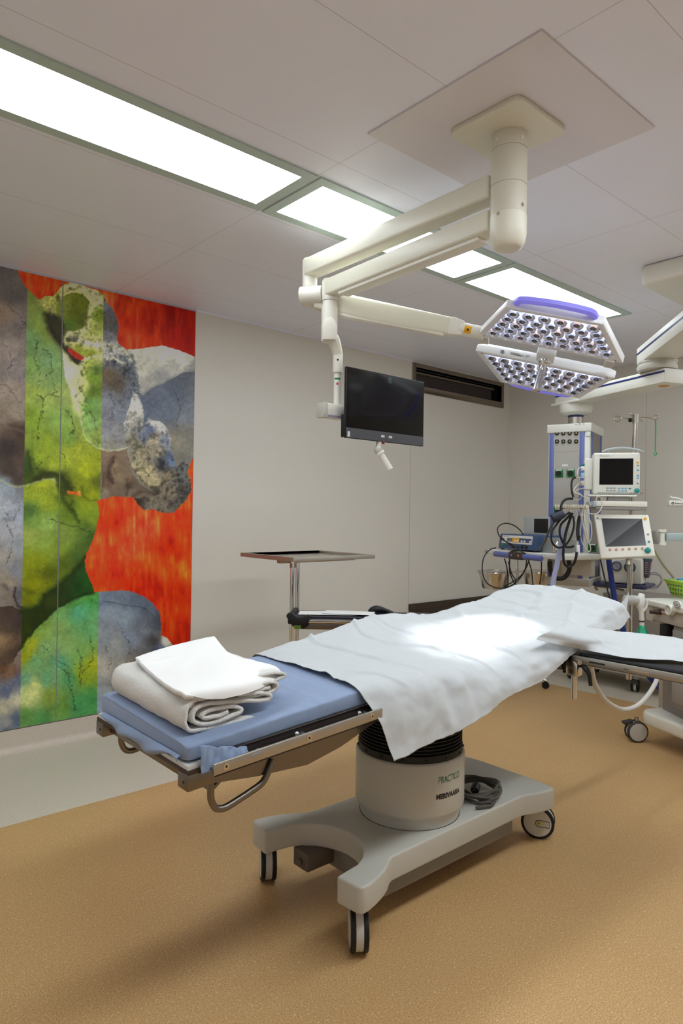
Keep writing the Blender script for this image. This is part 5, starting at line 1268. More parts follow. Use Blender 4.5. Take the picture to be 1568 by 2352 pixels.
# ------------------------------------------------------------------ bowls on a stand
BS = thing('bowl_stand', 'chrome rod stand with ring holders for the two steel bowls', 'stand', V((D(1187, 1345, 5.85).x, D(1187, 1345, 5.85).y, 0)))
bp = D(1187, 1345, 5.85)
MB().cyl((bp.x, bp.y, .06), (bp.x, bp.y, 1.12), .013, n=16).build('rod', M_chrome, BS)
for i in range(4):
    a = i*math.pi/2+.4; MB().tube([(bp.x, bp.y, .09), (bp.x+.26*math.cos(a), bp.y+.26*math.sin(a), .07)], .012, 10).build('foot', M_chrome, BS)
    MB().cyl((bp.x+.25*math.cos(a)-.01, bp.y+.25*math.sin(a), .03), (bp.x+.25*math.cos(a)+.01, bp.y+.25*math.sin(a), .03), .03).build('castor', M_black, BS)
for px_, dp, lb_ in ((1135, 5.85, 'left stainless steel bowl hanging under the cream shelf'), (1237, 5.85, 'right stainless steel bowl, half hidden behind hoses')):
    c = D(px_, 1312, dp); R_ = 36/FPX*dp
    bw = MB().lathe([(R_+.012, .0), (R_+.012, .004), (R_, .004), (R_*.97, -.02), (R_*.78, -.13), (R_*.70, -.148), (.001, -.15)], c).lathe([(.001, -.146), (R_*.69, -.144), (R_*.765, -.128), (R_*.955, -.02), (R_*.985, 0.001)], c).build('steel_bowl', M_steel)
    tag(bw, lb_, 'bowl')
    MB().tube([V(c)+V((math.cos(a*.3)*(R_+.01), math.sin(a*.3)*(R_+.01), -.006)) for a in range(21)], .005, 6, closed=True).tube([V(c)+(V((bp.x, bp.y, c.z))-V(c)).normalized()*(R_+.01)+V((0, 0, -.006)), (bp.x, bp.y, c.z-.006)], .006, 8).build('ring_holder', M_chrome, BS)

# ------------------------------------------------------------------ anaesthesia machine (right edge)
ML, MR = at(1479, 1374, 'z', .93), at(1568, 1395, 'z', .93)
AM, aw = frame_on(ML, MR); print('AM', ML, MR, aw, AM)
AN_ = thing('anaesthesia_machine', 'cream anaesthesia machine on a white wheeled base at the right edge', 'medical machine', AM @ V((.3, .25, -.93)))
MB().prism(rrect(-.015, .80, -.02, .52, .05), -.036, 0, AM).build('worktop', m_app, AN_, bevel=.008, seg=3)
MB().prism(rrect(.10, .17, .22, .40, .03)+[], .0005, .0015, AM).build('worktop_inlay', m_app2, AN_)
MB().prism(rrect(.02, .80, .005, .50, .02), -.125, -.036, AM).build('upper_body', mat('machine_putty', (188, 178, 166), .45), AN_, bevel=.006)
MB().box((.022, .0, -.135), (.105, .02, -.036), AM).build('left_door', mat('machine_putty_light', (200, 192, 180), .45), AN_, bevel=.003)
MB().box((.30, .02, -.62), (.80, .46, -.13), AM).build('drawer_cabinet', m_app2, AN_, bevel=.008)
for i in range(3): MB().box((.305, .01, -.29-.15*i), (.80, .03, -.15-.15*i), AM).build('drawer_front', mat('drawer_grey', (158, 152, 146), .45), AN_, bevel=.008)
MB().box((.335, .006, -.265), (.44, .011, -.235), AM).build('warning_label', M_label, AN_)
for z in (-.245, -.256): MB().box((.342, .0052, z), (.40, .0062, z+.004), AM).build('label_print', M_text, AN_)
MB().box((-.06, .14, -.78), (.02, .46, -.14), AM).build('side_column', mat('beige_column', (186, 176, 158), .5), AN_, bevel=.006)
MB().box((.02, .12, -.78), (.30, .46, -.36), AM).build('rear_body', mat('machine_dark_grey', (140, 132, 126), .5), AN_, bevel=.006)  # rear body in plain darker grey
MB().box((.04, .10, -.25), (.24, .40, -.13), AM).build('under_unit', m_app2, AN_, bevel=.01)
MB().box((.18, .0, -.24), (.25, .10, -.135), AM).build('black_bracket', M_black, AN_, bevel=.01)
MB().cyl(AM @ V((.05, .05, -.27)), AM @ V((.25, .05, -.27)), .008).build('bracket_rail', M_dark, AN_)
MB().box((.12, .04, -.42), (.24, .14, -.29), AM).build('wire_basket', mat('basket_beige', (178, 164, 130), .6), AN_, bevel=.006)
c = inM(AM, 1513, 1406, -.01); d_ = AM.to_3x3() @ V((0, -1, 0)); sdd = (AM.to_3x3() @ V((-1, 0, 0)))
cc = AM @ V((c.x, -.0, c.z)); MB().lathe([(.016, 0), (.0165, .03), (.013, .032), (.013, .062), (.009, .062), (.009, .04)], cc, (d_+sdd*.4), 20).build('gas_port', mat('port_brown', (70, 54, 48), .5), AN_)
c = inM(AM, 1541, 1401, -.01)
cc = AM @ V((c.x, .0, c.z)); MB().lathe([(.034, 0), (.034, .03), (.030, .034), (.026, .034), (.024, .02), (.001, .02)], cc, d_, 28).build('selector_knob', m_app, AN_)
MB().tube([cc+d_*.028+(AM.to_3x3() @ V((x, 0, z))) for x, z in ((-.014, .016), (-.002, .004), (.004, -.006), (.014, -.014))], .004, 8).build('knob_grip', m_app, AN_)
c0_ = inM(AM, 1511, 1399, -.002); c1_ = inM(AM, 1533, 1411, -.002)
MB().box((c0_.x, -.0015, min(c1_.z, c0_.z)-.004), (c1_.x, -.0005, max(c0_.z, c1_.z)), AM).build('orange_outline', mat('outline_orange', (190, 96, 50), .5), AN_)
MB().box((c0_.x+.004, -.0025, min(c1_.z, c0_.z)), (c1_.x-.003, -.0012, max(c0_.z, c1_.z)-.004), AM).build('port_label', mat('label_beige', (206, 198, 186), .5), AN_)
c = inM(AM, 1557, 1388, -.02)
el = [(c.x+.037*math.cos(a*.2618), c.z+.023*math.sin(a*.2618)) for a in range(24)]
pm_ = AM @ Matrix.Rotation(math.pi/2, 4, 'X')
MB().prism(el, .020, .030, pm_).build('oxygen_plate', M_label, AN_, bevel=.002)
MB().tube([pm_ @ V((c.x+.033*math.cos(a*.2618), c.z+.019*math.sin(a*.2618), .0305)) for a in range(24)], .0012, 5, closed=True).build('plate_ring', M_text, AN_)
ex = AM.to_3x3() @ V((1, 0, 0)); ez = V((0, 0, 1))
text('O', .022, frm(AM @ V((c.x-.018, -.0312, c.z-.008)), ex, ez, ex.cross(ez)), M_text, 'print', AN_)
text('2', .012, frm(AM @ V((c.x-.001, -.0312, c.z-.011)), ex, ez, ex.cross(ez)), M_text, 'print', AN_)
text('+', .018, frm(AM @ V((c.x+.007, -.0312, c.z-.007)), ex, ez, ex.cross(ez)), M_text, 'print', AN_)
# base with castors
bl_ = [at(1462, 1628, 'z', .215), at(1568, 1668, 'z', .215)]
BM_, bw_ = frame_on(bl_[0], bl_[1])
MB().prism(rrect(-.0, .85, -.0, .62, .09), -.085, 0, BM_).build('base', M_white, AN_, bevel=.02, seg=3)
MB().box((.30, .12, 0), (.80, .55, .12), BM_).build('base_column', M_grey, AN_, bevel=.02)
def twin_castor(c, yaw, parent, R_=.062, m1=None, pedal=True, cov=None):
    o = thing('castor', None, None, c); del o['label']; del o['category']; o.parent = parent; o.location = V(c)-V(parent['org'])
    ax = V((-math.sin(yaw), math.cos(yaw), 0)); fw = V((math.cos(yaw), math.sin(yaw), 0)); cc = V(c)+V((0, 0, R_))
    for s in (-1, 1):
        MB().lathe([(R_-.012, .012), (R_-.001, .014), (R_, .018), (R_, .026), (R_-.006, .032), (R_-.012, .0325)], cc, ax*s, 40).build('tyre', m1 or M_rubber, o)
        MB().lathe([(R_-.011, .012), (R_-.011, .0325), (.02, .036), (.0001, .0365)], cc, ax*s, 40).build('wheel_cover', cov or M_grey, o)
    MB().lathe([(R_-.012, -.011), (R_-.006, -.010), (R_-.006, .010), (R_-.012, .011)], cc, ax, 40).build('fork', M_app_c, o)
    MB().cyl(cc+V((0, 0, .0)), cc+V((0, 0, R_+.02)), .014).build('stem', M_steel, o)
    if pedal:
        MB().hexa([cc+fw*.03+ax*s+V((0, 0, z)) for z, s in ((R_-.008, -.02), (R_-.008, .02))]+[cc+fw*.085+ax*s+V((0, 0, z)) for z, s in ((R_-.022, .028), (R_-.022, -.028))]+
                  [cc+fw*.03+ax*s+V((0, 0, R_+.006)) for s in (-.02, .02)]+[cc+fw*.085+ax*s+V((0, 0, R_-.010)) for s in (.028, -.028)]).build('brake_pedal', M_rubber, o)
    return o
M_app_c = m_app
k = onfloor(1464, 1706); twin_castor((k.x+.02, k.y+.02, 0), math.radians(140), AN_, .068)
k = BM_ @ V((.70, .10, 0)); twin_castor((k.x, k.y, 0), math.radians(40), AN_, .068)
k = BM_ @ V((.70, .54, 0)); twin_castor((k.x, k.y, 0), math.radians(40), AN_, .068)
k = BM_ @ V((.10, .54, 0)); twin_castor((k.x, k.y, 0), math.radians(10), AN_, .068)

# breathing circuit: clear elbow, white connector, green bag
BG = thing('breathing_bag', 'green breathing bag hanging from a white connector beside the machine', 'breathing bag', D(1473, 1480, 4.22))
dp = 4.22
MB().tube(smooth_path([D(1474, 1363, dp), D(1471, 1375, dp), D(1470, 1390, dp), D(1472, 1403, dp)], 5), [.016, .018, .02, .022, .023, .024, .025, .026, .026, .026, .025, .023, .02, .018, .017, .016], 16).build('connector', mat('connector_white', (232, 232, 226), .3), BG)
MB().tube(smooth_path([D(1486, 1378, dp), D(1484, 1392, dp), D(1480, 1400, dp), D(1474, 1406, dp)], 5), .009, 10).build('side_pipe', mat('connector_white_b', (226, 226, 220), .3), BG)
MB().cyl(D(1472, 1403, dp), D(1473.5, 1426, dp), .015, .0155).build('neck', m_app, BG)
MB().cyl(D(1473.5, 1425, dp), D(1473.6, 1428, dp), .0175).build('rubber_ring', M_rubber, BG)
MB().cyl(D(1473.6, 1428, dp), D(1474, 1437, dp), .0145).build('collar', M_label, BG)
rs = [.015, .020, .028, .036, .044, .05, .052, .048, .036, .015]; pth = [D(1474+.3*i, 1436+6.5*i, dp) for i in range(10)]
bb = MB().tube(pth, rs, 20)
for i_, p in enumerate(bb.v):
    r0 = p-pth[min(9, i_//20)]; ang_ = (i_ % 20)/20*2*math.pi; bb.v[i_] = pth[min(9, i_//20)]+r0*(1+.09*math.sin(ang_*5))
bb.build('bag', mat('bag_green', (30, 160, 118), .4), BG, ang=80)
# the ribbed clear piece left of it
EL = MB().tube(smooth_path([D(1431, 1378, dp), D(1440, 1379, dp), D(1452, 1379, dp), D(1466, 1379, dp)], 6), [.022, .030, .031, .026, .033, .033, .027, .033, .034, .028, .034, .034, .029, .034, .033, .03, .028, .024, .02], 16).build('clear_chamber', mat('clear_chamber', (214, 214, 208), .25, trans=.35), None)
tag(EL, 'clear ribbed plastic chamber joined to the white breathing connector', 'breathing part')

# green basket with blue packs
bq0, bq1 = at(1541, 1368, 'z', .935), at(1600, 1379, 'z', .935)
KM, kw = frame_on(bq0, bq1)
BK = thing('basket', 'lime green plastic basket with leaf cut-outs on the machine top', 'basket', KM @ V((kw/2, .08, 0)))
kh = .105; f = .032
b = MB()
def ktap(z): return f*z/kh
b.hexa([KM @ V(p) for p in ((0, 0, 0), (kw, 0, 0), (kw, .16, 0), (0, .16, 0), (-f, -f, kh), (kw+f, -f, kh), (kw+f, .16+f, kh), (-f, .16+f, kh))])
b.build('body', mat('basket_green', (172, 214, 70), .45), BK, bevel=.004)
MB().hexa([KM @ V(p) for p in ((-f-.004, -f-.006, kh-.006), (kw+f+.004, -f-.006, kh-.006), (kw+f+.004, .16+f+.006, kh-.006), (-f-.004, .16+f+.006, kh-.006), (-f-.004, -f-.006, kh+.006), (kw+f+.004, -f-.006, kh+.006), (kw+f+.004, .16+f+.006, kh+.006), (-f-.004, .16+f+.006, kh+.006))]).build('rim', mat('basket_rim', (182, 220, 84), .4), BK, bevel=.004)
b = MB(); random.seed(11)
for gx in range(6):
    for gz in range(3):
        x = .012+gx*.026+(.012 if gz % 2 else 0)-.008; z = .022+gz*.028; y = -f*z/kh-.0012
        if x > kw+.02: continue
        a = random.uniform(-.9, .9)+(1.2 if (gx+gz) % 2 else -.3)
        P_ = [KM @ V((x+.0105*math.cos(t)*math.cos(a)-.0055*math.sin(t)*math.sin(a), y, z+.0105*math.cos(t)*math.sin(a)+.0055*math.sin(t)*math.cos(a))) for t in [k*math.pi/6 for k in range(12)]]
        b.add(P_, [tuple(range(12))])
b.build('leaf_cutouts', mat('leaf_dark', (36, 92, 100), .5), BK)
pk = MB()
for i, (x, y, a, h_) in enumerate(((.0, .03, .3, .02), (.05, .07, -.4, .03), (.09, .03, .2, .025), (.02, .10, .6, .03))):
    M2 = KM @ Matrix.Translation((x, y, kh-.012+.004*i)) @ Matrix.Rotation(a, 4, 'Z') @ Matrix.Rotation(.25*(-1)**i, 4, 'Y')
    pk_ = MB().box((-.04, -.03, 0), (.06, .03, .012), M2).build('sterile_pack', mat('pack_blue%d' % i, (70+30*(i % 2), 150+20*(i % 2), 190), .5), None, bevel=.003)
    tag(pk_, ['blue sealed pack lying lowest in the lime green basket', 'pale blue pack tilted in the lime green basket', 'blue pack at the right of the lime green basket', 'pale blue pack on top at the back of the lime green basket'][i], 'pack', 'packs in the green basket')

# ------------------------------------------------------------------ monitors on their pole
IV = thing('infusion_pole', 'steel infusion pole with hooks rising behind the two patient monitors', 'infusion pole', D(1447, 1330, 5.0))
MB().cyl(D(1459.5, 965, 5.0), D(1447, 1240, 5.0), .0185).build('pole', M_steel, IV)
MB().cyl(D(1447, 1240, 5.0), D(1443, 1560, 5.0), .021).build('lower_pole', M_steel, IV)
MB().cyl(D(1460, 952, 5.0), D(1459.3, 972, 5.0), .024).build('clamp_collar', M_steelb, IV)
def hook(pts, r=.0045): MB().tube(smooth_path([D(x, y, 5.0+.0) for x, y in pts], 5), r, 8).build('hook', M_steel, IV)
hook([(1460, 958), (1440, 961), (1428, 961), (1421, 968), (1413, 966), (1410, 960), (1416, 956), (1424, 958), (1426, 962)])
hook([(1460, 958), (1485, 959), (1497, 961), (1504, 964), (1511, 961), (1511, 956), (1504, 954), (1498, 958), (1500, 962)])
hook([(1460, 958), (1452, 955), (1447, 951), (1446, 949)]); hook([(1460, 960), (1470, 963), (1476, 968), (1478, 963)])
MB().sphere(D(1447, 965, 4.98), .015, 8).build('clamp_knob', M_black, IV)
GT = MB().tube(smooth_path([D(1505, 965, 5.0), D(1505.5, 985, 5.0), D(1505, 1010, 5.0), D(1504.5, 1036, 5.0)], 5), .0045, 8).tube([D(1504.5+3*math.cos(a*.7), 1042+4*math.sin(a*.7), 5.0) for a in range(9)], .0035, 6, closed=True).build('green_strap', mat('strap_green', (70, 160, 90), .5))
tag(GT, 'thin green strap hanging from the right hook of the infusion pole', 'strap')

ML_, MR_ = atd(1361, 1133, 4.70), atd(1469, 1137, 4.62); zb_ = (ML_.z+MR_.z)/2
MM, mwid = frame_on(ML_, MR_, zb_); mh = .285
PM_ = thing('patient_monitor', 'upper cream patient monitor with dark screen and rows of keys', 'monitor', MM @ V((mwid/2, .08, 0)))
MB().box((0, 0, 0), (mwid, .14, mh), MM).build('casing', m_app, PM_, bevel=.014, seg=4)
def mp(x, y, yy=0.): return inM(MM, x, y, yy)
a_, c_2 = mp(1376, 1113, -.001), mp(1454, 1053, -.001)
MB().box((a_.x, -.0025, a_.z), (c_2.x, .002, c_2.z), MM).build('screen', M_screen, PM_)
def keys(M, par, lst, w, h, m, nm='key', yy=-.004, r=.0):
    for x, y in lst:
        q_ = inM(M, x, y, -.001); MB().box((q_.x-w/2, yy, q_.z-h/2), (q_.x+w/2, .001, q_.z+h/2), M).build(nm, m, par, bevel=.0015, seg=1)
m_kg = mat('key_grey', (150, 150, 152), .5); m_kb = mat('key_blue', (110, 165, 200), .5); m_ky = mat('key_yellow', (228, 172, 20), .5)
keys(MM, PM_, [(x, y) for y in (1121, 1127) for x in (1394.5, 1402.5, 1410.5)], .017, .009, m_kg)
keys(MM, PM_, [(x, y+.5) for y in (1121, 1127) for x in (1421, 1429, 1436.5)], .016, .009, m_kb)
keys(MM, PM_, [(1446, 1122)], .016, .010, M_teal)
keys(MM, PM_, [(1464, 1062)], .018, .010, m_ky); keys(MM, PM_, [(1464.5, 1069), (1464, 1110)], .016, .009, m_kg); keys(MM, PM_, [(1464.5, 1079.5), (1464.5, 1092), (1464.5, 1098)], .016, .010, m_kb)
q_ = mp(1462, 1127); MB().lathe([(.017, 0), (.0165, .012), (.012, .016), (.0001, .017)], MM @ V((q_.x, 0, q_.z)), MM.to_3x3() @ V((0, -1, 0)), 24).build('knob', M_teal, PM_)
ex_, ez_ = MM.to_3x3() @ V((1, 0, 0)), V((0, 0, 1)); q_ = mp(1382, 1048)
text('Datex-Ohmeda', .0075, frm(MM @ V((q_.x, -.0012, q_.z)), ex_, ez_, ex_.cross(ez_)), mat('print_faint', (136, 132, 126), .5), 'print', PM_)
q_ = mp(1378.5, 1046.5); MB().tube([MM @ V((q_.x+.0045*math.cos(t*.785), -.0012, q_.z+.0045*math.sin(t*.785))) for t in range(8)], .001, 4, closed=True).build('emblem', mat('print_faint2', (136, 132, 126), .5), PM_)
b = MB(); w0 = mwid*.18
hp = [MM @ V((x, .05, z)) for x, z in ((.06, mh+.012), (.11, mh+.028), (.19, mh+.036), (.27, mh+.026), (.33, mh+.008))]
MB().tube(smooth_path(hp, 5), [.006]*3+[.009]*15+[.006]*3, 10).build('carry_handle', mat('handle_grey', (176, 182, 184), .4), PM_)
for x in (.095, .25): MB().box((x, .04, mh-.002), (x+.012, .06, mh+.022), MM).build('handle_post', m_app2, PM_)
MB().box((-.055, .03, .03), (.002, .13, mh-.035), MM).build('module_rack', m_app, PM_, bevel=.010, seg=3)
for z, h_, mm, nm in ((.20, .012, M_teal, 'teal_tab'), (.165, .03, M_label, 'module_plug'), (.12, .03, mat('plug_pale_blue', (150, 195, 215), .5), 'module_plug'), (.06, .035, M_grey, 'module_plug')):
    MB().box((-.075, .035, z), (-.05, .10, z+h_), MM).build(nm, mm, PM_, bevel=.003)
b = MB(); 
for i in range(22): b.box((.03+i*.0135, -.001, .006), (.037+i*.0135, .001, .010), MM)
b.build('vent_slots', M_rubber, PM_)
MB().box((-.03, -.01, -.016), (mwid-.02, .15, -.004), MM).build('mount_tray', m_app, PM_, bevel=.004)
MB().box((.10, .02, -.05), (.24, .12, -.014), MM).build('mount_foot', m_app2, PM_, bevel=.006)
# flat shelf bar between the monitors
q0, q1 = atd(1369, 1163, 4.55), atd(1486, 1164, 4.50)
FM, fw_ = frame_on(q0, q1, (q0.z+q1.z)/2)
FS = thing('monitor_shelf', 'flat white shelf box between the upper and lower monitor', 'shelf', FM @ V((fw_/2, .1, 0)))
MB().box((0, 0, 0), (fw_, .26, .036), FM).build('body', M_white, FS, bevel=.003)
MB().box((-.018, .0, -.004), (.0, .26, .034), FM).build('end_cap', mat('cap_blue_grey', (176, 182, 194), .4), FS, bevel=.003)
MB().box((.0, .004, -.022), (fw_, .26, -.001), FM).build('underside', m_app2, FS, bevel=.003)
# lower display, tilted
TLc, TRc, BRc, BLc = atd(1364, 1180, 4.60), atd(1489, 1182, 4.50), atd(1505, 1277, 4.40), atd(1379, 1283, 4.50)
nn_ = (TRc-TLc).cross(BLc-TLc).normalized()
if nn_.dot(CP-TLc) < 0: nn_ = -nn_
DS = thing('anaesthesia_display', 'lower white tilted display with grey screen and a row of tan buttons', 'monitor', (TLc+TRc+BRc+BLc)/4)
def dq(u, v, w): return (TLc.lerp(TRc, u)).lerp(BLc.lerp(BRc, u), v)+nn_*w
def dhex(u0, u1, v0, v1, w0, w1): return [dq(u0, v1, w0), dq(u1, v1, w0), dq(u1, v0, w0), dq(u0, v0, w0), dq(u0, v1, w1), dq(u1, v1, w1), dq(u1, v0, w1), dq(u0, v0, w1)]
MB().hexa(dhex(0, 1, 0, 1, -.045, 0)).build('casing', M_white, DS, bevel=.008, seg=3)
MB().hexa(dhex(.08, .92, .06, .94, -.085, -.044)).build('rear_cover', m_app, DS, bevel=.01)
MB().hexa(dhex(.125, .865, .105, .74, -.001, .0015)).build('screen', mat('display_glass', (44, 44, 44), .2), DS)
for i in range(6):
    p = dq(.195+.118*i, .815, 0); MB().cyl(p-nn_*.001, p+nn_*.003, .0085, n=16).build('button', mat('button_tan', (186, 140, 112), .5) if i == 0 else bpy.data.materials['button_tan'], DS)
p = dq(.875, .865, 0); MB().lathe([(.019, 0), (.018, .014), (.013, .018), (.0001, .019)], p, nn_, 24).build('knob', M_teal, DS)
for u, v, mm, r_ in ((.925, .105, m_ky, .010), (.93, .48, m_kg, .007), (.925, .66, M_teal, .008), (.05, .10, m_kg, .008)):
    p = dq(u, v, 0); MB().cyl(p-nn_*.001, p+nn_*.003, r_, n=16).build('button', mm, DS)
MB().cyl(dq(.55, .9, -.06), dq(.52, 1.13, -.06), .017).build('support_post', M_steelb, DS)
# swivel arm at the right of the display
SA = thing('swivel_arm', 'pale grey swivel arm beside the lower display at the right edge', 'support arm', D(1520, 1252, 4.5))
MB().cyl(D(1520, 1216, 4.5), D(1520, 1222, 4.5), .026).cyl(D(1520, 1246, 4.5), D(1520, 1252, 4.5), .026).build('hinge_plates', m_app, SA)
MB().cyl(D(1520, 1222, 4.5), D(1520, 1246, 4.5), .018).build('hinge_pin', m_app, SA)
barbox(MB(), D(1527, 1233, 4.5), D(1640, 1233, 4.5), .05, .052).build('arm', mat('arm_blue_grey', (170, 182, 182), .4), SA, bevel=.006)
barbox(MB(), D(1490, 1234, 4.56), D(1517, 1234, 4.5), .04, .085).build('bracket', m_app2, SA, bevel=.006)
mp_ = D(1640, 1233, 4.5)
MB().box((mp_.x-.03, mp_.y-.03, .93), (mp_.x+.03, mp_.y+.03, 1.62)).build('mast', m_app, AN_, bevel=.006)
VB = thing('vaporizer_bar', 'white bar with dark lettering at the right edge above the swivel arm', 'medical device', D(1560, 1162, 4.6))
vm, vw = frame_on(D(1536, 1162, 4.6), D(1640, 1165, 4.52))
MB().box((0, 0, .0), (vw, .10, .038), vm).build('body', m_app, VB, bevel=.008, seg=3)
exv = vm.to_3x3() @ V((1, 0, 0))
text('Datex-Ohmeda', .015, frm(vm @ V((.036, -.0012, .014)), exv, V((0, 0, 1)), exv.cross(V((0, 0, 1)))), M_text, 'print', VB)
MB().tube([vm @ V((.022+.007*math.cos(t*.785), -.0012, .019+.007*math.sin(t*.785))) for t in range(8)], .0018, 5, closed=True).build('emblem', M_text, VB)
MB().tube(smooth_path([D(1537, 1140, 4.6), D(1543, 1143, 4.6), D(1553, 1144, 4.6), D(1566, 1148, 4.6), D(1585, 1150, 4.6)], 4), .006, 8).build('clear_tube', m_app, VB)

# ------------------------------------------------------------------ suction unit on its navy tray
sl0, sr0 = atd(1393, 1338, 5.15), atd(1473, 1344, 5.0)
UM_, uw = frame_on(sl0, sr0, (sl0.z+sr0.z)/2)
SU = thing('suction_unit', 'cream suction unit with two round dials on a navy tray', 'medical device', UM_ @ V((uw/2, .1, 0)))
MB().box((-.03, 0, 0), (uw, .24, .19), UM_).build('casing', m_app, SU, bevel=.014, seg=3)
MB().prism(rrect(-.10, uw+.04, -.04, .28, .03), -.03, -.004, UM_).build('tray', mat('tray_navy', (56, 60, 90), .45), SU, bevel=.006)
dn_ = UM_.to_3x3() @ V((0, -1, 0))
for px_, py_, r_, nm in ((1416, 1300, .037, 'gauge'), (1446.5, 1303, .041, 'dial')):
    q_ = inM(UM_, px_, py_, 0); p = UM_ @ V((q_.x, 0, q_.z))
    o = MB().lathe([(r_, 0), (r_, .012), (r_*.75, .016), (r_*.72, .010)], p, dn_, 32).build(nm, mat(nm+'_ring', (78, 88, 108), .4), SU)
    MB().cyl(p+dn_*.002, p+dn_*.011, r_*.73, n=28).build(nm+'_face', mat(nm+'_face', (150, 158, 172), .4), o)
    if nm == 'gauge': MB().tube([p+dn_*.012+(UM_.to_3x3() @ V((-.010, 0, .014))), p+dn_*.012+(UM_.to_3x3() @ V((.010, 0, -.010)))], .0022, 6).build('needle', mat('needle_red', (190, 60, 40), .5), o)
    else: MB().lathe([(.018, .0), (.015, .02), (.001, .024)], p+dn_*.01, dn_, 6).build('dial_knob', m_app, o)
MB().cyl(UM_ @ V((uw*.6, .1, -.03)), UM_ @ V((uw*.6, .1, -.12)), .016).build('stand_neck', M_black, SU)
jc_ = D(1486, 1286, 5.05); jb = D(1484, 1327, 5.05)
JR = thing('suction_jar', 'smoky graduated suction jar hanging beside the suction unit', 'jar', jb)
MB().lathe([(.018, 0), (.022, .01), (.032, (jc_-jb).length), (.034, (jc_-jb).length)], jb, (jc_-jb), 24).build('jar_body', mat('jar_smoky', (112, 96, 108), .2, trans=.3), JR)
MB().lathe([(.036, 0), (.036, .014), (.03, .018)], jc_-V((0, 0, .008)), (0, 0, 1), 24).build('lid', mat('lid_slate', (70, 84, 104), .4), JR)
b = MB(); sj = (CP-jc_); sj.z = 0; sj.normalize()
for i in range(6): p = jb.lerp(jc_, .25+.12*i)+sj*(.025+.0015*i); b.box((-.012, -.001, -.0012), (.004, .001, .0012), frm(p, (-sj.y, sj.x, 0), sj, (0, 0, 1)))
b.build('graduation', M_label, JR)
CT = MB(); pts = []
for i in range(110):
    a = i*.30; pts.append(D(1500+19*math.cos(a)*(1-.05*math.sin(i*.13)), 1333+17*math.sin(a)+3*math.sin(i*.21), 5.10+.02*math.sin(i*.17)))
CT = CT.tube(pts, .0035, 6).build('coiled_tube', mat('tube_clear', (196, 192, 196), .2, trans=.4))
tag(CT, 'coil of thin clear tubing hanging right of the smoky suction jar', 'tube')
UT = cable([D(1503, 1262, 4.7), D(1512, 1280, 4.7), D(1525, 1300, 4.75), D(1540, 1318, 4.8), D(1552, 1335, 4.85)], .009, mat('tube_beige', (196, 190, 160), .5), 'hose')
tag(UT, 'beige hose running down right of the lower display', 'hose')

# ------------------------------------------------------------------ hoses and leads
WH = cable([at(1357, 1516, 'x', 2.95), D(1358, 1540, 3.15), D(1366, 1572, 3.2), D(1384, 1602, 3.3), D(1408, 1622, 3.4), D(1434, 1630, 3.5), D(1464, 1620, 3.6), D(1488, 1596, 3.7), D(1505, 1568, 3.8), D(1512, 1545, 3.9)], .0125, mat('hose_milky', (222, 218, 210), .3, trans=.2), 'hose', n=14)
tag(WH, 'milky white hose sagging in a deep curve below the arm board', 'hose')
PH = cable([D(1296, 1215, 4.45), D(1290, 1240, 4.45), D(1284, 1270, 4.45), D(1278, 1300, 4.45), D(1272, 1325, 4.45), D(1266, 1360, 4.45)], .017, mat('hose_lavender', (164, 170, 204), .4), 'hose', n=14)
tag(PH, 'pale lavender hose running down in front of the pendant shelf', 'hose')
m_nv = mat('hose_navy', (30, 48, 120), .5)
NH = cable([D(1397, 1283, 4.75), D(1401, 1310, 4.72), D(1406, 1345, 4.7), D(1412, 1380, 4.68), D(1420, 1410, 4.66), D(1428, 1438, 4.64), D(1442, 1480, 4.62), D(1470, 1530, 4.6), D(1505, 1570, 4.58), D(1530, 1596, 4.5)], .019, m_nv, 'hose', n=12)
tag(NH, 'dark blue thick hose running from behind the lower display down to the machine base', 'hose')
BC = cable([D(1378, 1283, 4.70), D(1384, 1310, 4.70), D(1392, 1345, 4.68), D(1400, 1375, 4.66), D(1406, 1392, 4.65)], .0048, m_cab)
tag(BC, 'thin black lead hanging left of the dark blue hose', 'cable')

# lead holder bar with its bundle of patient leads
LB0, LB1 = D(1274, 1167, 4.55), D(1350, 1167, 4.42)
LM_, lw_ = frame_on(LB0, LB1, (LB0.z+LB1.z)/2)
LH_ = thing('lead_holder', 'cream notched bar holding the bundle of patient leads', 'cable holder', LM_ @ V((lw_/2, 0, 0)))
b = MB().box((0, 0, -.012), (lw_, .022, .008), LM_)
for i in range(13): b.box((i*lw_/13+.003, -.012, .0), ((i+1)*lw_/13-.002, .026, .022), LM_)
b.build('bar', mat('bar_cream', (222, 214, 196), .5), LH_, bevel=.002)
for x in (.05, lw_-.045): MB().cyl(LM_ @ V((x, -.0005, -.003)), LM_ @ V((x, -.003, -.003)), .005, n=10).build('screw', M_rubber, LH_)
MB().box((lw_*.5-.03, .02, -.01), (lw_*.5+.03, .12, .01), LM_).build('mount', m_app2, LH_)
random.seed(5)
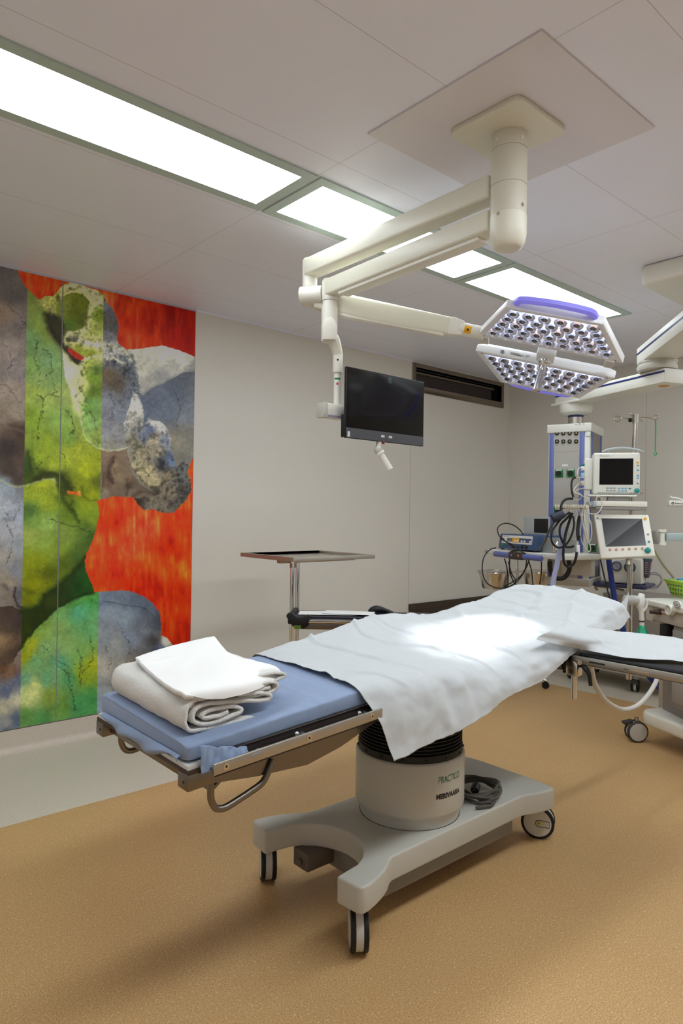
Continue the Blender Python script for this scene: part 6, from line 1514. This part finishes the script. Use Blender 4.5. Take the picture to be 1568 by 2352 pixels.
whites = [([(1337, 1172), (1330, 1195), (1318, 1212), (1312, 1228), (1318, 1240), (1324, 1232), (1322, 1205), (1338, 1180)], 'cream lead in a drooping loop, innermost of the bundle under the notched bar'),
  ([(1338, 1172), (1336, 1195), (1332, 1225), (1338, 1250), (1350, 1266), (1356, 1262), (1352, 1240), (1344, 1205), (1340, 1180)], 'cream lead reaching lowest in the right half of the bundle'),
  ([(1342, 1172), (1350, 1185), (1357, 1205), (1358, 1230), (1352, 1248), (1344, 1235), (1338, 1205), (1336, 1182)], 'cream lead bulging outermost to the right of the bundle'),
  ([(1330, 1172), (1334, 1190), (1340, 1212), (1346, 1235), (1349, 1252)], 'straight cream lead crossing the bundle diagonally'),
  ([(1322, 1172), (1325, 1186), (1316, 1205), (1306, 1222), (1310, 1232)], 'cream lead curving left out of the bundle'),
  ([(1345, 1172), (1352, 1178), (1362, 1181), (1374, 1177), (1382, 1162), (1380, 1146), (1372, 1140), (1368, 1150)], 'cream lead looping right in front of the flat shelf box'),
  ([(1312, 1172), (1306, 1190), (1299, 1208), (1296, 1225), (1302, 1240)], 'cream lead hanging left behind the black tubes'),
  ([(1338, 1108), (1328, 1112), (1318, 1124), (1313, 1136), (1320, 1148), (1332, 1146), (1334, 1136), (1322, 1132), (1312, 1138)], 'cream lead curling above the notched bar'),
  ([(1340, 1122), (1328, 1124), (1318, 1132), (1330, 1136), (1348, 1146), (1356, 1160)], 'cream lead running from the monitor modules down to the bar'),
  ([(1340, 1078), (1332, 1074), (1327, 1080), (1326, 1092), (1332, 1108), (1338, 1112)], 'cream lead leaving the teal module and bending down'),
  ([(1345, 1097), (1336, 1097), (1326, 1096), (1330, 1100), (1330, 1115)], 'cream lead at the middle module of the upper monitor')]
for pts, lb_ in whites:
    o = cable([D(x, y, 4.42+.012*math.sin(i*1.7)) for i, (x, y) in enumerate(pts)], .0032, m_cabw, k=7); tag(o, lb_, 'cable')
blacks = [([(1316, 1145), (1302, 1146), (1292, 1153), (1288, 1166), (1290, 1178), (1298, 1186)], .008, 'thick black hose arching over the left end of the notched bar'),
  ([(1308, 1176), (1290, 1190), (1277, 1206), (1268, 1220), (1266, 1240), (1272, 1252), (1284, 1258), (1300, 1250), (1312, 1230), (1318, 1205), (1316, 1185)], .0065, 'black tube making the widest left loop of the bundle'),
  ([(1312, 1178), (1302, 1190), (1288, 1205), (1285, 1225), (1292, 1245), (1300, 1256), (1312, 1256), (1318, 1254)], .0075, 'black tube making the inner loop of the bundle'),
  ([(1314, 1178), (1306, 1200), (1299, 1225), (1295, 1250), (1293, 1275), (1296, 1295), (1306, 1302), (1316, 1296), (1322, 1282), (1324, 1268)], .0085, 'thick black tube dropping lowest in front of the shelf'),
  ([(1330, 1185), (1328, 1200), (1326, 1220), (1328, 1240), (1330, 1230)], .010, 'short black sleeve hanging in the middle of the bundle'),
  ([(1322, 1096), (1315, 1100), (1312, 1112), (1313, 1128), (1316, 1142)], .0065, 'black tube dropping from the monitor modules to the bar')]
for pts, r, lb_ in blacks:
    o = cable([D(x, y, 4.38+.010*math.sin(i*1.3)) for i, (x, y) in enumerate(pts)], r, m_cab, k=6); tag(o, lb_, 'cable')
o = MB().cyl(D(1268, 1192, 4.36), D(1294, 1180, 4.36), .030, .026, n=16).build('cuff', mat('cuff_dark_blue', (38, 44, 58), .6), bevel=.004)
tag(o, 'rolled dark blue blood pressure cuff tucked under the notched bar', 'cuff')
o = cable([D(1276, 1194, 4.42), D(1268, 1205, 4.5), D(1258, 1225, 4.6), D(1250, 1245, 4.66), D(1239, 1262, 4.7)], .0085, mat('stick_grey', (92, 92, 90), .5), 'probe_lead'); tag(o, 'grey probe lead slanting from the cuff down to the shelf', 'cable')
o = MB().cyl(D(1326, 1252, 4.4), D(1327, 1272, 4.4), .013, .012, n=14).cyl(D(1326, 1244, 4.4), D(1326, 1253, 4.4), .005).build('cable_plug', M_label, bevel=.002); tag(o, 'white plastic plug dangling at the bottom of the lead bundle', 'plug')
o = cable([D(1263, 1287, 4.75), D(1262, 1300, 4.76), D(1268, 1320, 4.77), D(1281, 1329, 4.78), D(1296, 1326, 4.78), D(1306, 1312, 4.77), D(1307, 1296, 4.76), D(1305, 1286, 4.75)], .016, m_cab, 'hose', n=12); tag(o, 'thick black hose looped underneath the cream shelf', 'hose')
o = MB().lathe([(.028, 0), (.030, .01), (.030, .055), (.024, .065), (.012, .075)], D(1279, 1268, 4.75), (0, 0, 1), 20).build('steel_canister', M_chrome); tag(o, 'small shiny steel canister on the shelf behind the black tubes', 'canister')

# suction cart frame under the tray, seen below and behind the table
k0 = onfloor(1458, 1588)
CT_ = thing('equipment_cart', 'low cart with black castor standing on the grey floor margin', 'cart', (k0.x, k0.y, 0))
twin_castor((k0.x, k0.y, 0), math.radians(200), CT_, .05, M_black, True, M_dark)
MB().tube([(k0.x, k0.y, .10), (k0.x+.06, k0.y, .15), (k0.x+.10, k0.y-.02, .30)], .02, 10).build('leg', m_app, CT_)
MB().box((k0.x-.05, k0.y-.45, .135), (k0.x+.45, k0.y+.62, .17)).build('frame', M_grey, CT_, bevel=.01)
MB().box((k0.x+.0, k0.y-.25, .17), (k0.x+.40, k0.y+.30, .80)).build('cabinet', mat('cart_grey', (150, 142, 134), .5), CT_, bevel=.01)
for dx, dy in ((0, .58), (.40, .58), (.40, -.40)): twin_castor((k0.x+dx, k0.y+dy, 0), math.radians(60), CT_, .05, M_black, False, M_dark)
tr = MB().tube(smooth_path([D(1372, 1355, 5.2), D(1366, 1350, 5.2), D(1374, 1347, 5.2), D(1400, 1350, 5.2), D(1432, 1356, 5.2)], 4), .008, 8).build('drip_rail', M_steelb, CT_)

# ------------------------------------------------------------------ instrument tray stand by the wall
zt_ = 1.18
TN_, TR_, TL_ = at(673, 1281, 'z', zt_), at(863, 1274, 'z', zt_), at(561, 1269, 'z', zt_)
tx0, tx1 = TN_.x, TR_.x; ty0, ty1 = (TN_.y+TR_.y)/2, (TL_.y+.0)
print('tray', tx0, tx1, ty0, ty1)
MS = thing('instrument_stand', 'stainless instrument tray on a double chrome post by the left wall', 'tray stand', ((tx0+tx1)/2, (ty0+ty1)/2, 0))
b = MB(); w = .028
b.box((tx0, ty0, zt_-.026), (tx1, ty0+w, zt_)).box((tx0, ty1-w, zt_-.026), (tx1, ty1, zt_)).box((tx0, ty0+w, zt_-.026), (tx0+w, ty1-w, zt_)).box((tx1-w, ty0+w, zt_-.026), (tx1, ty1-w, zt_))
b.build('tray_rim', mat('tray_steel', (190, 184, 174), .5, .85), MS, bevel=.002)
MB().box((tx0+w, ty0+w, zt_-.020), (tx1-w, ty1-w, zt_-.016)).build('tray_bottom', M_steel, MS)
MB().box((tx0+.02, ty0+.16, zt_-.046), (tx1-.04, ty0+.20, zt_-.027)).build('tray_support', M_steelb, MS, bevel=.002)
pp = at(671, 1330, 'y', ty0+.14); pq = at(683, 1330, 'y', ty0+.20)
MB().cyl((pp.x, ty0+.14, .05), (pp.x, ty0+.14, zt_-.02), .0135).build('post', M_chrome, MS)
MB().cyl((pq.x, ty0+.20, .05), (pq.x, ty0+.20, zt_-.02), .0135).build('post', M_chrome, MS)
MB().box((pp.x-.014, ty0+.13, zt_-.075), (pp.x+.02, ty0+.15, zt_-.045)).build('post_clamp', M_steelb, MS)
MB().box((tx0-.05, ty0+.05, .04), (tx0+.62, ty0+.09, .08)).box((tx0-.05, ty0+.30, .04), (tx0+.62, ty0+.34, .08)).box((tx0-.04, ty0+.06, .04), (tx0, ty0+.33, .08)).build('foot_frame', M_steelb, MS, bevel=.004)
for x in (tx0-.03, tx0+.6):
    for y in (ty0+.07, ty0+.32): MB().cyl((x-.012, y, .025), (x+.012, y, .025), .025, n=20).build('castor', M_black, MS)
# low trolley with black bumpers standing between the tray stand and the operating table
a_ = at(664, 1416, 'z', .93); b__ = at(840, 1420, 'z', .93)
TM, tw_ = frame_on(a_, b__); print('trolley', a_, b__, tw_)
TY = thing('instrument_trolley', 'narrow trolley top with black rubber corner behind the operating table', 'trolley', TM @ V((.3, .15, -.93)))
MB().box((.02, .01, -.012), (.72, .24, .0), TM).build('dark_mat', mat('mat_navy', (24, 26, 40), .35), TY, bevel=.003)
c0_, c1_ = inM(TM, 700, 1428, .0), inM(TM, 820, 1433, .0)
MB().box((.03, -.006, -.030), (.72, .012, -.012), TM).build('chrome_rail', M_chrome, TY, bevel=.003)
MB().box((.03, .0, -.062), (.72, .014, -.031), TM).build('side_bar', M_gd, TY, bevel=.002)
# black end piece with a hollow on top
bp_ = [(-.0, .0), (.0, .012), (.012, .02), (.03, .02), (.05, .0), (.075, -.004), (.095, .008), (.11, .012), (.12, .006), (.10, -.05), (.085, -.058), (.03, -.045)]
pmx = TM @ Matrix.Translation((-.012, .0, 0)) @ Matrix.Rotation(math.pi/2, 4, 'X')
MB().prism([(x, z) for x, z in bp_], -.02, .02, pmx).build('end_bumper', M_black, TY, bevel=.004)
MB().box((-.008, .0, -.04), (.02, .25, .012), TM).build('end_bumper', M_black, TY, bevel=.008)
MB().box((.028, -.022, -.058), (.062, -.018, -.040), TM).build('green_sticker', mat('sticker_green', (90, 120, 40), .5), TY)
hp = [inM(TM, x, y, .22) for x, y in ((845, 1418), (852, 1406), (866, 1400), (884, 1402), (902, 1410))]
MB().tube(smooth_path([TM @ V((p.x, .22, p.z)) for p in hp], 5), [.012]*4+[.016, .02, .022, .023, .023, .023, .022, .02, .018, .016, .014, .012, .012, .012, .012, .012, .012], 10).build('hump_handle', M_black, TY)
MB().box((.50, .10, -.92), (.54, .14, -.05), TM).build('leg', M_steelb, TY)
MB().box((.68, .10, -.92), (.72, .14, -.05), TM).build('leg', M_steelb, TY)
MB().box((-.02, .02, -.20), (.20, .22, -.185), TM).build('lower_mat', mat('mat_navy_low', (24, 26, 40), .35), TY)
PP = MB(); P0, P1, P2, P3 = [inM(TM, x, y, 0) for x, y in ((690, 1414), (725, 1407), (815, 1416), (700, 1420))]
for i, (x, y, a, wd_, ln) in enumerate(((.04, .05, .05, .13, .30), (.16, .08, -.12, .12, .26))):
    o = MB().box((0, 0, 0), (ln, wd_, .0015), TM @ Matrix.Translation((x, y, .003+.004*i)) @ Matrix.Rotation(a, 4, 'Z')).build('paper_sheet', M_label)
    tag(o, ['white paper lying flat on the dark trolley top', 'upper white paper lying askew on the dark trolley top'][i], 'paper')
